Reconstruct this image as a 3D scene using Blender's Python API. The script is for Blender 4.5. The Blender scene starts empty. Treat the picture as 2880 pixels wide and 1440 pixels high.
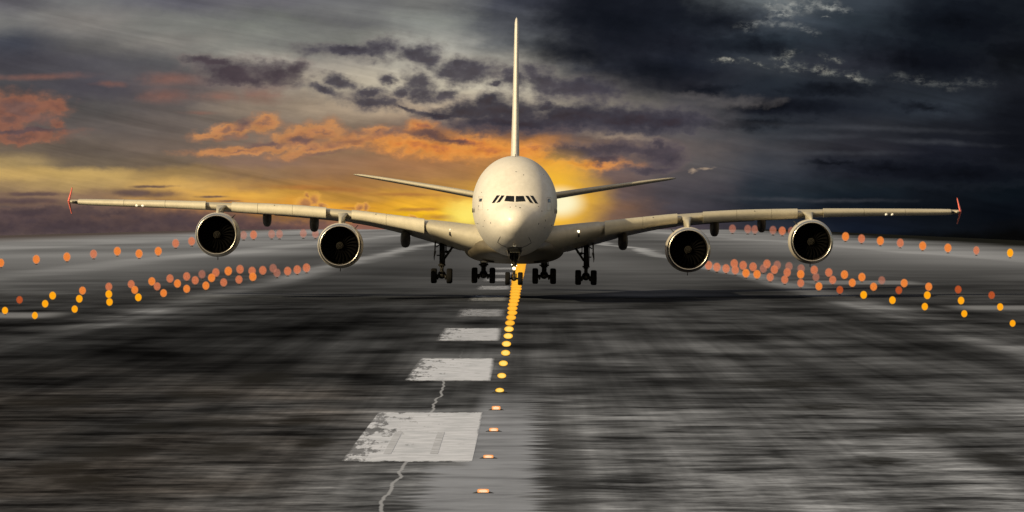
import bpy, bmesh, math, random
from mathutils import Vector, Matrix
from mathutils.bvhtree import BVHTree

R = math.radians
random.seed(7)
scn = bpy.context.scene
COL = scn.collection

# ------------------------------------------------------------------ camera constants
F = 14000.0            # focal length in photograph pixels (2880 wide)
YH = 625.0             # horizon row
H = 6.5                # camera height
NOSE = 393.0           # distance of the aircraft's nose

def lin(c):
    c = c / 255.0
    return c / 12.92 if c <= 0.04045 else ((c + 0.055) / 1.055) ** 2.4

def rgb(r, g, b, a=1.0):
    return (lin(r), lin(g), lin(b), a)

# ------------------------------------------------------------------ node helpers
class NT:
    def __init__(self, tree):
        self.t = tree
        self.n = tree.nodes
        self.l = tree.links
    def node(self, typ, **kw):
        nd = self.n.new(typ)
        for k, v in kw.items():
            setattr(nd, k, v)
        return nd
    def put(self, sock, v):
        if isinstance(v, bpy.types.NodeSocket):
            self.l.new(v, sock)
        elif v is not None:
            if sock.type == 'RGBA' and not isinstance(v, (int, float)) and len(v) == 3:
                v = (*v, 1)
            sock.default_value = v
    def m(self, op, a, b=None, c=None, clamp=False):
        nd = self.node('ShaderNodeMath', operation=op, use_clamp=clamp)
        self.put(nd.inputs[0], a)
        if b is not None: self.put(nd.inputs[1], b)
        if c is not None: self.put(nd.inputs[2], c)
        return nd.outputs[0]
    def v(self, op, a, b=None, c=None):
        nd = self.node('ShaderNodeVectorMath', operation=op)
        self.put(nd.inputs[0], a)
        if b is not None: self.put(nd.inputs[1], b)
        if c is not None: self.put(nd.inputs[2], c)
        return nd.outputs['Value'] if op in ('LENGTH', 'DOT_PRODUCT') else nd.outputs['Vector']
    def xyz(self, x, y, z=0.0):
        nd = self.node('ShaderNodeCombineXYZ')
        for i, s in enumerate((x, y, z)): self.put(nd.inputs[i], s)
        return nd.outputs[0]
    def sep(self, v):
        nd = self.node('ShaderNodeSeparateXYZ')
        self.put(nd.inputs[0], v)
        return nd.outputs
    def noise(self, vec, scale=1.0, detail=4.0, rough=0.5, dist=0.0, dim='2D', col=False):
        nd = self.node('ShaderNodeTexNoise', noise_dimensions=dim)
        self.put(nd.inputs['Vector'], vec)
        nd.inputs['Scale'].default_value = scale
        nd.inputs['Detail'].default_value = detail
        nd.inputs['Roughness'].default_value = rough
        nd.inputs['Distortion'].default_value = dist
        return nd.outputs['Color' if col else 'Fac']
    def ss(self, x, a, b, lo=0.0, hi=1.0):
        nd = self.node('ShaderNodeMapRange', interpolation_type='SMOOTHSTEP')
        self.put(nd.inputs[0], x)
        nd.inputs[1].default_value = a; nd.inputs[2].default_value = b
        nd.inputs[3].default_value = lo; nd.inputs[4].default_value = hi
        return nd.outputs[0]
    def lr(self, x, a, b, lo=0.0, hi=1.0):
        nd = self.node('ShaderNodeMapRange', interpolation_type='LINEAR')
        self.put(nd.inputs[0], x)
        nd.inputs[1].default_value = a; nd.inputs[2].default_value = b
        nd.inputs[3].default_value = lo; nd.inputs[4].default_value = hi
        return nd.outputs[0]
    def mix(self, f, a, b, blend='MIX'):
        nd = self.node('ShaderNodeMix', data_type='RGBA', blend_type=blend)
        self.put(nd.inputs[0], f)
        self.put(nd.inputs[6], a); self.put(nd.inputs[7], b)
        return nd.outputs[2]
    def ramp(self, x, stops, interp='LINEAR'):
        nd = self.node('ShaderNodeValToRGB')
        cr = nd.color_ramp
        cr.interpolation = interp
        while len(cr.elements) < len(stops):
            cr.elements.new(1.0)
        for e, (p, c) in zip(cr.elements, sorted(stops, key=lambda s: s[0])):
            e.position = p
            e.color = c if len(c) == 4 else (*c, 1)
        self.put(nd.inputs[0], x)
        return nd.outputs[0]

# ------------------------------------------------------------------ materials
def new_mat(name):
    m = bpy.data.materials.new(name)
    m.use_nodes = True
    t = NT(m.node_tree)
    for nd in list(t.n): t.n.remove(nd)
    out = t.node('ShaderNodeOutputMaterial')
    return m, t, out

def pbr(name, col, rough=0.5, metal=0.0, spec=0.5, var=0.0, vscale=2.0, coat=0.0, bump=0.0):
    m, t, out = new_mat(name)
    b = t.node('ShaderNodeBsdfPrincipled')
    base = (*col, 1) if len(col) == 3 else col
    tc = t.node('ShaderNodeTexCoord')
    if var > 0:
        n = t.noise(tc.outputs['Object'], vscale, 5, 0.6, dim='3D')
        f = t.lr(n, 0.3, 0.7, 1 - var, 1 + var * 0.4)
        mul = t.v('SCALE', (base[0], base[1], base[2]))
        t.put(mul.node.inputs['Scale'], f)
        t.put(b.inputs['Base Color'], mul)
        t.put(b.inputs['Roughness'], t.lr(n, 0.3, 0.7, rough * 0.85, min(1, rough * 1.2)))
    else:
        b.inputs['Base Color'].default_value = base
        b.inputs['Roughness'].default_value = rough
    b.inputs['Metallic'].default_value = metal
    b.inputs['Specular IOR Level'].default_value = spec
    b.inputs['Coat Weight'].default_value = coat
    t.l.new(b.outputs[0], out.inputs[0])
    return m

def paint_mat(name, col, rough):
    """aircraft paint: faint grime streaks running aft, faint panel joints"""
    m, t, out = new_mat(name)
    b = t.node('ShaderNodeBsdfPrincipled')
    tc = t.node('ShaderNodeTexCoord')
    o = tc.outputs['Object']
    s = t.sep(o)
    st = t.noise(t.xyz(t.m('MULTIPLY', s[0], 3.0), t.m('MULTIPLY', s[1], 0.25), t.m('MULTIPLY', s[2], 3.0)), 1, 5, 0.6, dim='3D')
    cl = t.noise(o, 0.55, 4, 0.6, dim='3D')
    f = t.m('MULTIPLY', t.lr(st, 0.35, 0.75, 1.0, 0.86), t.lr(cl, 0.3, 0.75, 1.0, 0.9))
    # panel joints every few metres along the hull
    j = t.m('ABSOLUTE', t.m('SUBTRACT', t.m('FRACT', t.m('MULTIPLY', s[1], 1 / 2.6)), 0.5))
    jl = t.ss(j, 0.0, 0.008, 0.93, 1.0)
    f = t.m('MULTIPLY', f, jl)
    mul = t.v('SCALE', col)
    t.put(mul.node.inputs['Scale'], f)
    t.put(b.inputs['Base Color'], mul)
    t.put(b.inputs['Roughness'], t.lr(st, 0.3, 0.7, rough * 0.8, rough * 1.25))
    b.inputs['Specular IOR Level'].default_value = 0.45
    t.l.new(b.outputs[0], out.inputs[0])
    return m

M = {}
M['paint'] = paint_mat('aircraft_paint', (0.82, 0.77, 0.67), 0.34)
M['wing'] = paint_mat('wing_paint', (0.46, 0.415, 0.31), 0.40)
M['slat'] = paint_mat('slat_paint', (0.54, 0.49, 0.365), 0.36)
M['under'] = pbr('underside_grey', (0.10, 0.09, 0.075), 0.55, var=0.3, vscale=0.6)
M['belly'] = pbr('belly_shaded_grey', (0.13, 0.108, 0.07), 0.5, var=0.25, vscale=0.5)  # darker than the hull paint: underside shade put into the colour
M['red'] = pbr('fence_red', (0.80, 0.17, 0.12), 0.5, spec=0.2)
M['lip'] = pbr('intake_lip_metal', (0.80, 0.74, 0.62), 0.28, metal=1.0, var=0.1, vscale=1.0)
M['nacelle'] = pbr('nacelle_paint', (0.55, 0.50, 0.42), 0.38, var=0.2, vscale=0.8)
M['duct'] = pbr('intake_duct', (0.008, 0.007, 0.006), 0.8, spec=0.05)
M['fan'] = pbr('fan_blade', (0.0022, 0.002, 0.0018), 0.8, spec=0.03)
M['spiral'] = pbr('spinner_spiral', (0.05, 0.045, 0.035), 0.8, spec=0.05)
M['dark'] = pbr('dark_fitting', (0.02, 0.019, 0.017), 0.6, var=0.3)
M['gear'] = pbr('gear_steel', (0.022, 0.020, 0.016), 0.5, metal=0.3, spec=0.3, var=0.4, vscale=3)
M['gearlight'] = pbr('bright_strut', (0.75, 0.70, 0.58), 0.25, metal=0.9)
M['tyre'] = pbr('tyre_rubber', (0.007, 0.0065, 0.006), 0.85, spec=0.15, var=0.3, vscale=5)
M['rim'] = pbr('wheel_rim', (0.03, 0.028, 0.025), 0.6, metal=0.3)
M['glass'] = pbr('cockpit_glass', (0.006, 0.006, 0.0055), 0.12, spec=0.22)
M['cabin'] = pbr('cabin_window_glass', (0.02, 0.019, 0.018), 0.12)
M['door'] = pbr('door_outline', (0.52, 0.48, 0.41), 0.5)
M['white'] = pbr('white_gloss', (0.9, 0.88, 0.82), 0.2, spec=0.8)

def emit_mat(name, core, rim, strength=1.0, alpha=1.0):
    """glowing lamp lens: mottled glass with a slightly brighter rim"""
    m, t, out = new_mat(name)
    tc = t.node('ShaderNodeTexCoord')
    g = t.sep(tc.outputs['Generated'])
    dx = t.m('SUBTRACT', g[0], 0.5); dz = t.m('SUBTRACT', g[2], 0.5)
    rad = t.m('SQRT', t.m('ADD', t.m('MULTIPLY', dx, dx), t.m('MULTIPLY', dz, dz)))
    oi = t.node('ShaderNodeObjectInfo')
    off = t.m('MULTIPLY', oi.outputs['Random'], 40.0)
    n = t.noise(t.xyz(t.m('ADD', g[0], off), g[2]), 7.0, 3, 0.6)
    k = t.ss(rad, 0.30, 0.46)
    k = t.m('ADD', t.m('MULTIPLY', k, 0.7), t.lr(n, 0.35, 0.7, 0.0, 0.45), clamp=True)
    c = t.mix(k, core, rim)
    e = t.node('ShaderNodeEmission')
    t.put(e.inputs[0], c)
    e.inputs[1].default_value = strength
    if alpha < 1.0:
        tr = t.node('ShaderNodeBsdfTransparent')
        mx = t.node('ShaderNodeMixShader')
        a = t.m('MULTIPLY', t.ss(rad, 0.5, 0.31), t.lr(n, 0.3, 0.7, alpha * 0.78, min(1, alpha * 1.12)))
        t.put(mx.inputs[0], a)
        t.l.new(tr.outputs[0], mx.inputs[1]); t.l.new(e.outputs[0], mx.inputs[2])
        t.l.new(mx.outputs[0], out.inputs[0])
    else:
        t.l.new(e.outputs[0], out.inputs[0])
    return m

EM = {
    'bright': emit_mat('lamp_bright_amber', rgb(255, 158, 14), rgb(255, 178, 30), 1.1, 0.98),
    'orange': emit_mat('lamp_orange', rgb(232, 124, 46), rgb(248, 150, 78), 1.0, 0.84),
    'salmon': emit_mat('lamp_salmon', rgb(210, 114, 72), rgb(228, 138, 96), 1.0, 0.6),
    'dim': emit_mat('lamp_dim', rgb(196, 118, 92), rgb(204, 134, 108), 1.0, 0.32),
    'red': emit_mat('lamp_dim_red', rgb(196, 84, 34), rgb(206, 96, 44), 1.0, 0.55),
    'near': emit_mat('lamp_near', rgb(255, 226, 186), rgb(255, 150, 62), 1.15),
    'yellow': emit_mat('lamp_yellow', rgb(255, 226, 120), rgb(255, 182, 40), 1.1),
    'amber': emit_mat('lamp_amber', rgb(255, 196, 62), rgb(250, 168, 44), 1.0),
    'white': emit_mat('aircraft_lamp', rgb(255, 250, 225), rgb(255, 225, 150), 6.0),
}

# ------------------------------------------------------------------ object helpers
def empty(name, loc):
    o = bpy.data.objects.new(name, None)
    o.empty_display_size = 0.5
    o.location = loc
    COL.objects.link(o)
    return o

def tag(o, label=None, cat=None, group=None, kind=None):
    if label: o['label'] = label
    if cat: o['category'] = cat
    if group: o['group'] = group
    if kind: o['kind'] = kind
    return o

def build(name, bm, mat, parent=None, smooth=True, angle=None):
    bmesh.ops.recalc_face_normals(bm, faces=bm.faces[:])
    me = bpy.data.meshes.new(name)
    if smooth:
        for f in bm.faces: f.smooth = True
        if angle is not None:
            for e in bm.edges:
                if len(e.link_faces) == 2 and e.calc_face_angle(0) > angle:
                    e.smooth = False
    bm.to_mesh(me); bm.free()
    me.materials.append(mat if not isinstance(mat, str) else M[mat])
    o = bpy.data.objects.new(name, me)
    COL.objects.link(o)
    if parent: o.parent = parent
    return o

def loft(bm, rings, cap=True, closed=True):
    vr = [[bm.verts.new(p) for p in r] for r in rings]
    n = len(rings[0])
    for a, b in zip(vr, vr[1:]):
        for i in range(n if closed else n - 1):
            j = (i + 1) % n
            try: bm.faces.new((a[i], a[j], b[j], b[i]))
            except ValueError: pass
    if cap and closed:
        for r in (vr[0], vr[-1]):
            try: bm.faces.new(r)
            except ValueError: pass
    return vr

def tube(bm, p0, p1, r0, r1=None, n=12, cap=True):
    p0, p1 = Vector(p0), Vector(p1)
    r1 = r0 if r1 is None else r1
    d = (p1 - p0).normalized()
    u = d.orthogonal().normalized(); w = d.cross(u)
    rings = []
    for p, r in ((p0, r0), (p1, r1)):
        rings.append([p + (u * math.cos(a) + w * math.sin(a)) * r for a in [2 * math.pi * i / n for i in range(n)]])
    loft(bm, rings, cap)

def box(bm, c, s, bev=0.0, rot=None):
    mat = Matrix.Translation(c)
    if rot: mat = mat @ rot
    r = bmesh.ops.create_cube(bm, size=1.0, matrix=mat @ Matrix.Diagonal((*s, 1)))
    if bev > 0:
        es = list({e for v in r['verts'] for e in v.link_edges})
        bmesh.ops.bevel(bm, geom=es, offset=bev, segments=2, affect='EDGES', profile=0.5)

def ellipsoid(bm, c, r, u=16, v=10):
    bmesh.ops.create_uvsphere(bm, u_segments=u, v_segments=v, radius=1.0, matrix=Matrix.Translation(c) @ Matrix.Diagonal((*r, 1)))

def lathe_y(bm, prof, c=(0, 0, 0), n=64, cap=False):
    """profile of (y, radius) turned about the Y axis through c"""
    rings = []
    for y, r in prof:
        rings.append([(c[0] + r * math.cos(a), c[1] + y, c[2] + r * math.sin(a)) for a in [2 * math.pi * i / n for i in range(n)]])
    loft(bm, rings, cap)

def pchip(tab, x):
    """monotone cubic interpolation through (x, y...) rows"""
    xs = [t[0] for t in tab]
    if x <= xs[0]: return list(tab[0][1:])
    if x >= xs[-1]: return list(tab[-1][1:])
    k = max(i for i in range(len(xs) - 1) if xs[i] <= x)
    h = xs[k + 1] - xs[k]
    t = (x - xs[k]) / h
    out = []
    for c in range(1, len(tab[0])):
        ys = [r[c] for r in tab]
        def sl(i): return (ys[i + 1] - ys[i]) / (xs[i + 1] - xs[i])
        def tan(i):
            if i == 0: return sl(0)
            if i == len(xs) - 1: return sl(i - 1)
            a, b = sl(i - 1), sl(i)
            return 0.0 if a * b <= 0 else 2 * a * b / (a + b)
        m0, m1 = tan(k), tan(k + 1)
        out.append((2*t**3 - 3*t*t + 1) * ys[k] + (t**3 - 2*t*t + t) * h * m0 + (-2*t**3 + 3*t*t) * ys[k+1] + (t**3 - t*t) * h * m1)
    return out

# ================================================================== AIRCRAFT
# design frame: x to the right of the picture, y aft of the nose tip, z above the camera's height
ZB = 5.28     # wheel bottoms lie this far below the camera's height
AFT = 30.0
plane = empty('passenger_plane', (0.147, NOSE + AFT, H - ZB))
plane.rotation_euler = (0, 0.0117, 0)
tag(plane, 'large white double-deck jet airliner seen head-on with landing gear down just above the runway', 'airplane')

def L(p):
    return (p[0], p[1] - AFT, p[2] + ZB)

def part(name, bm, mat, parent=plane, **kw):
    if parent is plane:
        bmesh.ops.translate(bm, verts=bm.verts[:], vec=(0, -AFT, ZB))
        return build(name, bm, mat, parent, **kw)
    # sub-part: its parent sits at the plane's origin too
    bmesh.ops.translate(bm, verts=bm.verts[:], vec=(0, -AFT, ZB))
    return build(name, bm, mat, parent, **kw)

# ---- fuselage
# y, z_top, z_bottom, half width, z of the widest point
FUS = [
    (0.0, 0.06, 0.04, 0.01, 0.05),
    (0.10, 0.46, -0.37, 0.44, 0.05),
    (0.35, 0.78, -0.70, 0.80, 0.06),
    (0.8, 1.05, -1.05, 1.20, 0.10),
    (1.5, 1.30, -1.45, 1.62, 0.20),
    (2.3, 1.52, -1.75, 1.98, 0.32),
    (2.9, 1.80, -1.93, 2.20, 0.42),
    (3.6, 2.25, -2.08, 2.42, 0.55),
    (4.4, 2.72, -2.22, 2.62, 0.68),
    (5.6, 3.35, -2.40, 2.86, 0.85),
    (7.2, 4.05, -2.58, 3.08, 1.05),
    (9.0, 4.65, -2.70, 3.27, 1.22),
    (11.0, 5.08, -2.77, 3.40, 1.34),
    (13.5, 5.36, -2.80, 3.47, 1.42),
    (16.5, 5.46, -2.80, 3.49, 1.45),
    (44.0, 5.46, -2.80, 3.49, 1.45),
    (50.0, 5.44, -2.45, 3.42, 1.5),
    (57.0, 5.25, -0.9, 2.95, 2.1),
    (64.0, 4.75, 1.0, 2.05, 2.8),
    (70.0, 4.05, 2.3, 0.95, 3.15),
    (72.5, 3.6, 2.9, 0.35, 3.25),
]
FUSQ = [(math.sqrt(r[0]), *r[1:]) for r in FUS]
def fus_ring(y, n=96):
    zt, zb, hw, zw = pchip(FUSQ, math.sqrt(y))      # in the root of y: a round nose tip
    pts = []
    for i in range(n):
        a = 2 * math.pi * i / n
        ca, sa = math.cos(a), math.sin(a)
        x = hw * math.copysign(abs(ca) ** 0.98, ca)
        z = zw + (zt - zw) * sa if sa >= 0 else zw + (zw - zb) * sa
        pts.append((x, y, z))
    return pts
ys = []
y = 0.0
while y < 72.5:
    ys.append(y)
    y += 0.002 if y < 0.01 else 0.01 if y < 0.06 else 0.03 if y < 0.6 else 0.12 if y < 3 else 0.22 if y < 14 else 1.2
ys.append(72.5)
bm = bmesh.new()
loft(bm, [fus_ring(v) for v in ys])
bm.normal_update()
fus_bvh = BVHTree.FromBMesh(bm)
fuselage = part('fuselage', bm, 'paint')

def fdepth(x, z):
    hit = fus_bvh.ray_cast(Vector((x, -5, z)), Vector((0, 1, 0)))
    return hit

def patch(bm, quad, n=8, k=6, off=0.012, thick=0.02):
    """quad in (x, z) as seen from the front, laid on the hull; a thin solid pane"""
    a, b, c, d = [Vector((q[0], q[1])) for q in quad]     # tl tr br bl
    front, back = [], []
    for j in range(k + 1):
        fr, br_ = [], []
        for i in range(n + 1):
            u, v = i / n, j / k
            p = (a * (1 - u) + b * u) * (1 - v) + (d * (1 - u) + c * u) * v
            h = fdepth(p.x, p.y)
            if h[0] is None: return
            nrm = h[1] if h[1].y < 0 else -h[1]
            fr.append(bm.verts.new(h[0] + nrm * off))
            br_.append(bm.verts.new(h[0] - nrm * thick))
        front.append(fr); back.append(br_)
    for g in (front, back):
        for j in range(k):
            for i in range(n):
                bm.faces.new((g[j][i], g[j][i+1], g[j+1][i+1], g[j+1][i]))
    rim = [(0, i) for i in range(n + 1)] + [(j, n) for j in range(1, k + 1)] + [(k, i) for i in range(n - 1, -1, -1)] + [(j, 0) for j in range(k - 1, 0, -1)]
    for q in range(len(rim)):
        a_, b_ = rim[q], rim[(q + 1) % len(rim)]
        bm.faces.new((front[a_[0]][a_[1]], front[b_[0]][b_[1]], back[b_[0]][b_[1]], back[a_[0]][a_[1]]))

def q1(px, py, s=0.00922):
    return ((px - 757) * s, (225 - 0.326 * py) / 35.35)

PANES = [
    [(683, 463), (750, 465), (750, 515), (666, 509)],
    [(642, 461), (667, 462), (627, 519), (598, 527)],
    [(600, 461), (627, 459), (582, 525), (558, 528)],
]
for q in PANES:
    for s in (-1, 1):
        quad = [q1(*p) for p in q]
        if s > 0:
            quad = [(-p[0] , p[1]) for p in quad]
            quad = [quad[1], quad[0], quad[3], quad[2]]
        bm = bmesh.new(); patch(bm, quad, 12, 8, off=0.02)
        part('cockpit_window', bm, 'glass')

# forward doors: a slightly greyer outline with a small dark window
for s in (-1, 1):
    for (xa, xb, za, zb) in ((2.55, 2.92, 2.02, 0.95), (2.98, 3.22, -0.10, -0.85)):
        bm = bmesh.new()
        w = 0.022
        for quad in ([(xa, za), (xb, za), (xb, za - w * 2), (xa, za - w * 2)],
                     [(xa, zb + w), (xb, zb + w), (xb, zb), (xa, zb)],
                     [(xa, za - w), (xa + w, za - w), (xa + w, zb), (xa, zb)],
                     [(xb - w, za - w), (xb, za - w), (xb, zb), (xb - w, zb)]):
            quad = [(s * p[0], p[1]) for p in quad]
            if s < 0: quad = [quad[1], quad[0], quad[3], quad[2]]
            patch(bm, quad, 6, 6, off=0.012)
        if not bm.verts: bm.free(); continue
        d = part('door_frame', bm, 'door')
    bm = bmesh.new()
    quad = [(s * p[0], p[1]) for p in ((2.62, 1.86), (2.84, 1.86), (2.86, 1.62), (2.66, 1.62))]
    patch(bm, quad, off=0.015)
    if bm.verts: part('door_window', bm, 'cabin')

# cabin window rows on both flanks
for s in (-1, 1):
    for row, z in ((0, 0.95),):
        for k in range(6 if row == 0 else 5):
            yy = 8.6 + k * 1.15
            hit = fus_bvh.ray_cast(Vector((s * 9, yy, z)), Vector((-s, 0, 0)))
            bm = bmesh.new()
            ellipsoid(bm, (hit[0].x, hit[0].y, hit[0].z), (0.03, 0.15, 0.22), 14, 10)
            part('cabin_window', bm, 'cabin')

# probes, vanes and drains on the nose (positions on the hull)
def q2(px, py): return ((px - 757) * 0.0093, (225 - 0.326 * py) / 35.2)
PROBES = [(718, 563, .05, .07), (765, 553, .07, .05), (800, 567, .08, .08), (528, 587, .045, .06), (988, 592, .06, .06),
          (553, 697, .04, .10), (962, 700, .05, .10), (442, 706, .09, .03), (490, 728, .10, .03), (446, 556, .035, .11),
          (1020, 672, .04, .12), (1075, 714, .09, .035), (1015, 735, .05, .05), (470, 435, .05, .05), (1005, 272, .06, .04),
          (828, 280, .04, .08), (765, 252, .10, .03), (958, 552, .045, .05), (1048, 486, .15, .03), (500, 680, .05, .05)]
for (px, py, rx, rz) in PROBES:
    x, z = q2(px, py)
    h = fdepth(x, z)
    if h[0] is None: continue
    bm = bmesh.new()
    ellipsoid(bm, h[0], (rx * 0.8, 0.04, rz * 0.8), 10, 8)
    part('sensor_probe', bm, 'dark')

# nose gear bay: opening's shade as a flush dark sheet and door seams on the chin
bm = bmesh.new()
patch(bm, [(-0.60, -1.98), (0.60, -1.98), (0.52, -2.33), (-0.52, -2.33)], 10, 5, off=0.04)
part('nose_gear_bay_shade', bm, 'dark')
for s in (-1, 1):
    bm = bmesh.new()
    pts = [(1.12, -1.15), (1.26, -1.42), (1.34, -1.62), (1.0, -1.85), (0.62, -2.0)]
    for a, b in zip(pts, pts[1:]):
        d = Vector((b[0] - a[0], b[1] - a[1])).normalized(); nn = Vector((-d.y, d.x)) * 0.015
        quad = [(s * (a[0] + nn.x), a[1] + nn.y), (s * (b[0] + nn.x), b[1] + nn.y), (s * (b[0] - nn.x), b[1] - nn.y), (s * (a[0] - nn.x), a[1] - nn.y)]
        patch(bm, quad, 6, 1, off=0.012)
    if bm.verts: part('door_seam', bm, 'dark')
    else: bm.free()

# ---- belly fairing
BEL = [
    # y, half width, z centre, half height, exponent
    (14.5, 1.6, -2.2, 0.45, 2.0),
    (17.0, 2.7, -2.05, 0.85, 2.2),
    (20.0, 3.5, -1.95, 1.15, 2.4),
    (24.0, 4.05, -1.95, 1.45, 2.7),
    (28.0, 4.25, -2.0, 1.52, 2.9),
    (40.0, 4.25, -2.0, 1.52, 2.9),
    (45.0, 3.6, -1.9, 1.2, 2.5),
    (50.0, 2.0, -1.5, 0.6, 2.0),
]
bm = bmesh.new()
rings = []
yy = 14.5
while yy <= 50.01:
    hw, zc, hh, ex = pchip(BEL, yy)
    r = []
    for i in range(72):
        a = 2 * math.pi * i / 72
        ca, sa = math.cos(a), math.sin(a)
        r.append((hw * math.copysign(abs(ca) ** (2 / ex), ca), yy, zc + hh * math.copysign(abs(sa) ** (2 / ex), sa)))
    rings.append(r); yy += 0.7
loft(bm, rings)
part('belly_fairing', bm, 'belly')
for s in (-1, 1):
    bm = bmesh.new()
    box(bm, (s * 2.2, 23.0, -3.34), (1.1, 1.4, 0.10), 0.03)
    part('air_inlet', bm, 'dark')

# ---- wings
# x, y of leading edge, chord, z crest, z slat bottom, z trailing edge
WING = [
    (2.5, 17.6, 18.5, -0.32, -2.45, -2.85),
    (3.6, 18.9, 17.4, -0.22, -2.25, -2.70),
    (5.4, 20.9, 16.1, -0.02, -1.70, -2.25),
    (7.3, 22.8, 14.7, 0.17, -1.12, -1.72),
    (10.2, 25.6, 12.8, 0.50, -0.55, -0.93),
    (13.6, 28.3, 10.9, 0.87, 0.00, -0.25),
    (16.0, 30.3, 9.9, 1.07, 0.12, 0.02),
    (19.5, 33.0, 8.8, 1.29, 0.34, 0.30),
    (22.9, 35.6, 7.8, 1.41, 0.50, 0.52),
    (26.7, 38.3, 6.7, 1.50, 0.72, 0.74),
    (32.0, 42.0, 5.3, 1.56, 0.90, 0.95),
    (38.3, 46.2, 3.9, 1.60, 1.07, 1.15),
    (39.3, 46.9, 3.4, 1.58, 1.20, 1.25),
]
def airfoil(x, setback, drop, n=18):
    yl, ch, zt, zb, ze = pchip(WING, x)
    yl += setback; ch -= setback
    zt -= drop; zb += drop
    zm = (zt + zb) / 2
    up, lo = [], []
    for i in range(n + 1):
        c = (i / n) ** 2.0
        if c < 0.26: z = zm + (zt - zm) * math.sqrt(max(0, 1 - ((0.26 - c) / 0.26) ** 2))
        else: z = zt + (ze + 0.10 - zt) * ((c - 0.26) / 0.74) ** 1.5
        up.append((x, yl + c * ch, z))
        if c < 0.14: z = zm + (zb - zm) * math.sqrt(max(0, 1 - ((0.14 - c) / 0.14) ** 2))
        else:
            tq = (c - 0.14) / 0.86
            z = zb + (ze - zb) * (tq * tq * (3 - 2 * tq)) 
        lo.append((x, yl + c * ch, z))
    return up + lo[::-1][:-1]

def setback_at(x):
    # fixed nose near the root, recessed nose behind the slats
    if x < 7.2: return 0.0, 0.0
    if x < 7.6: return 0.7 * (x - 7.2) / 0.4, 0.05
    if x < 38.7: return 0.7, 0.06
    return max(0.0, 0.7 * (39.1 - x) / 0.4), 0.03

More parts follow.
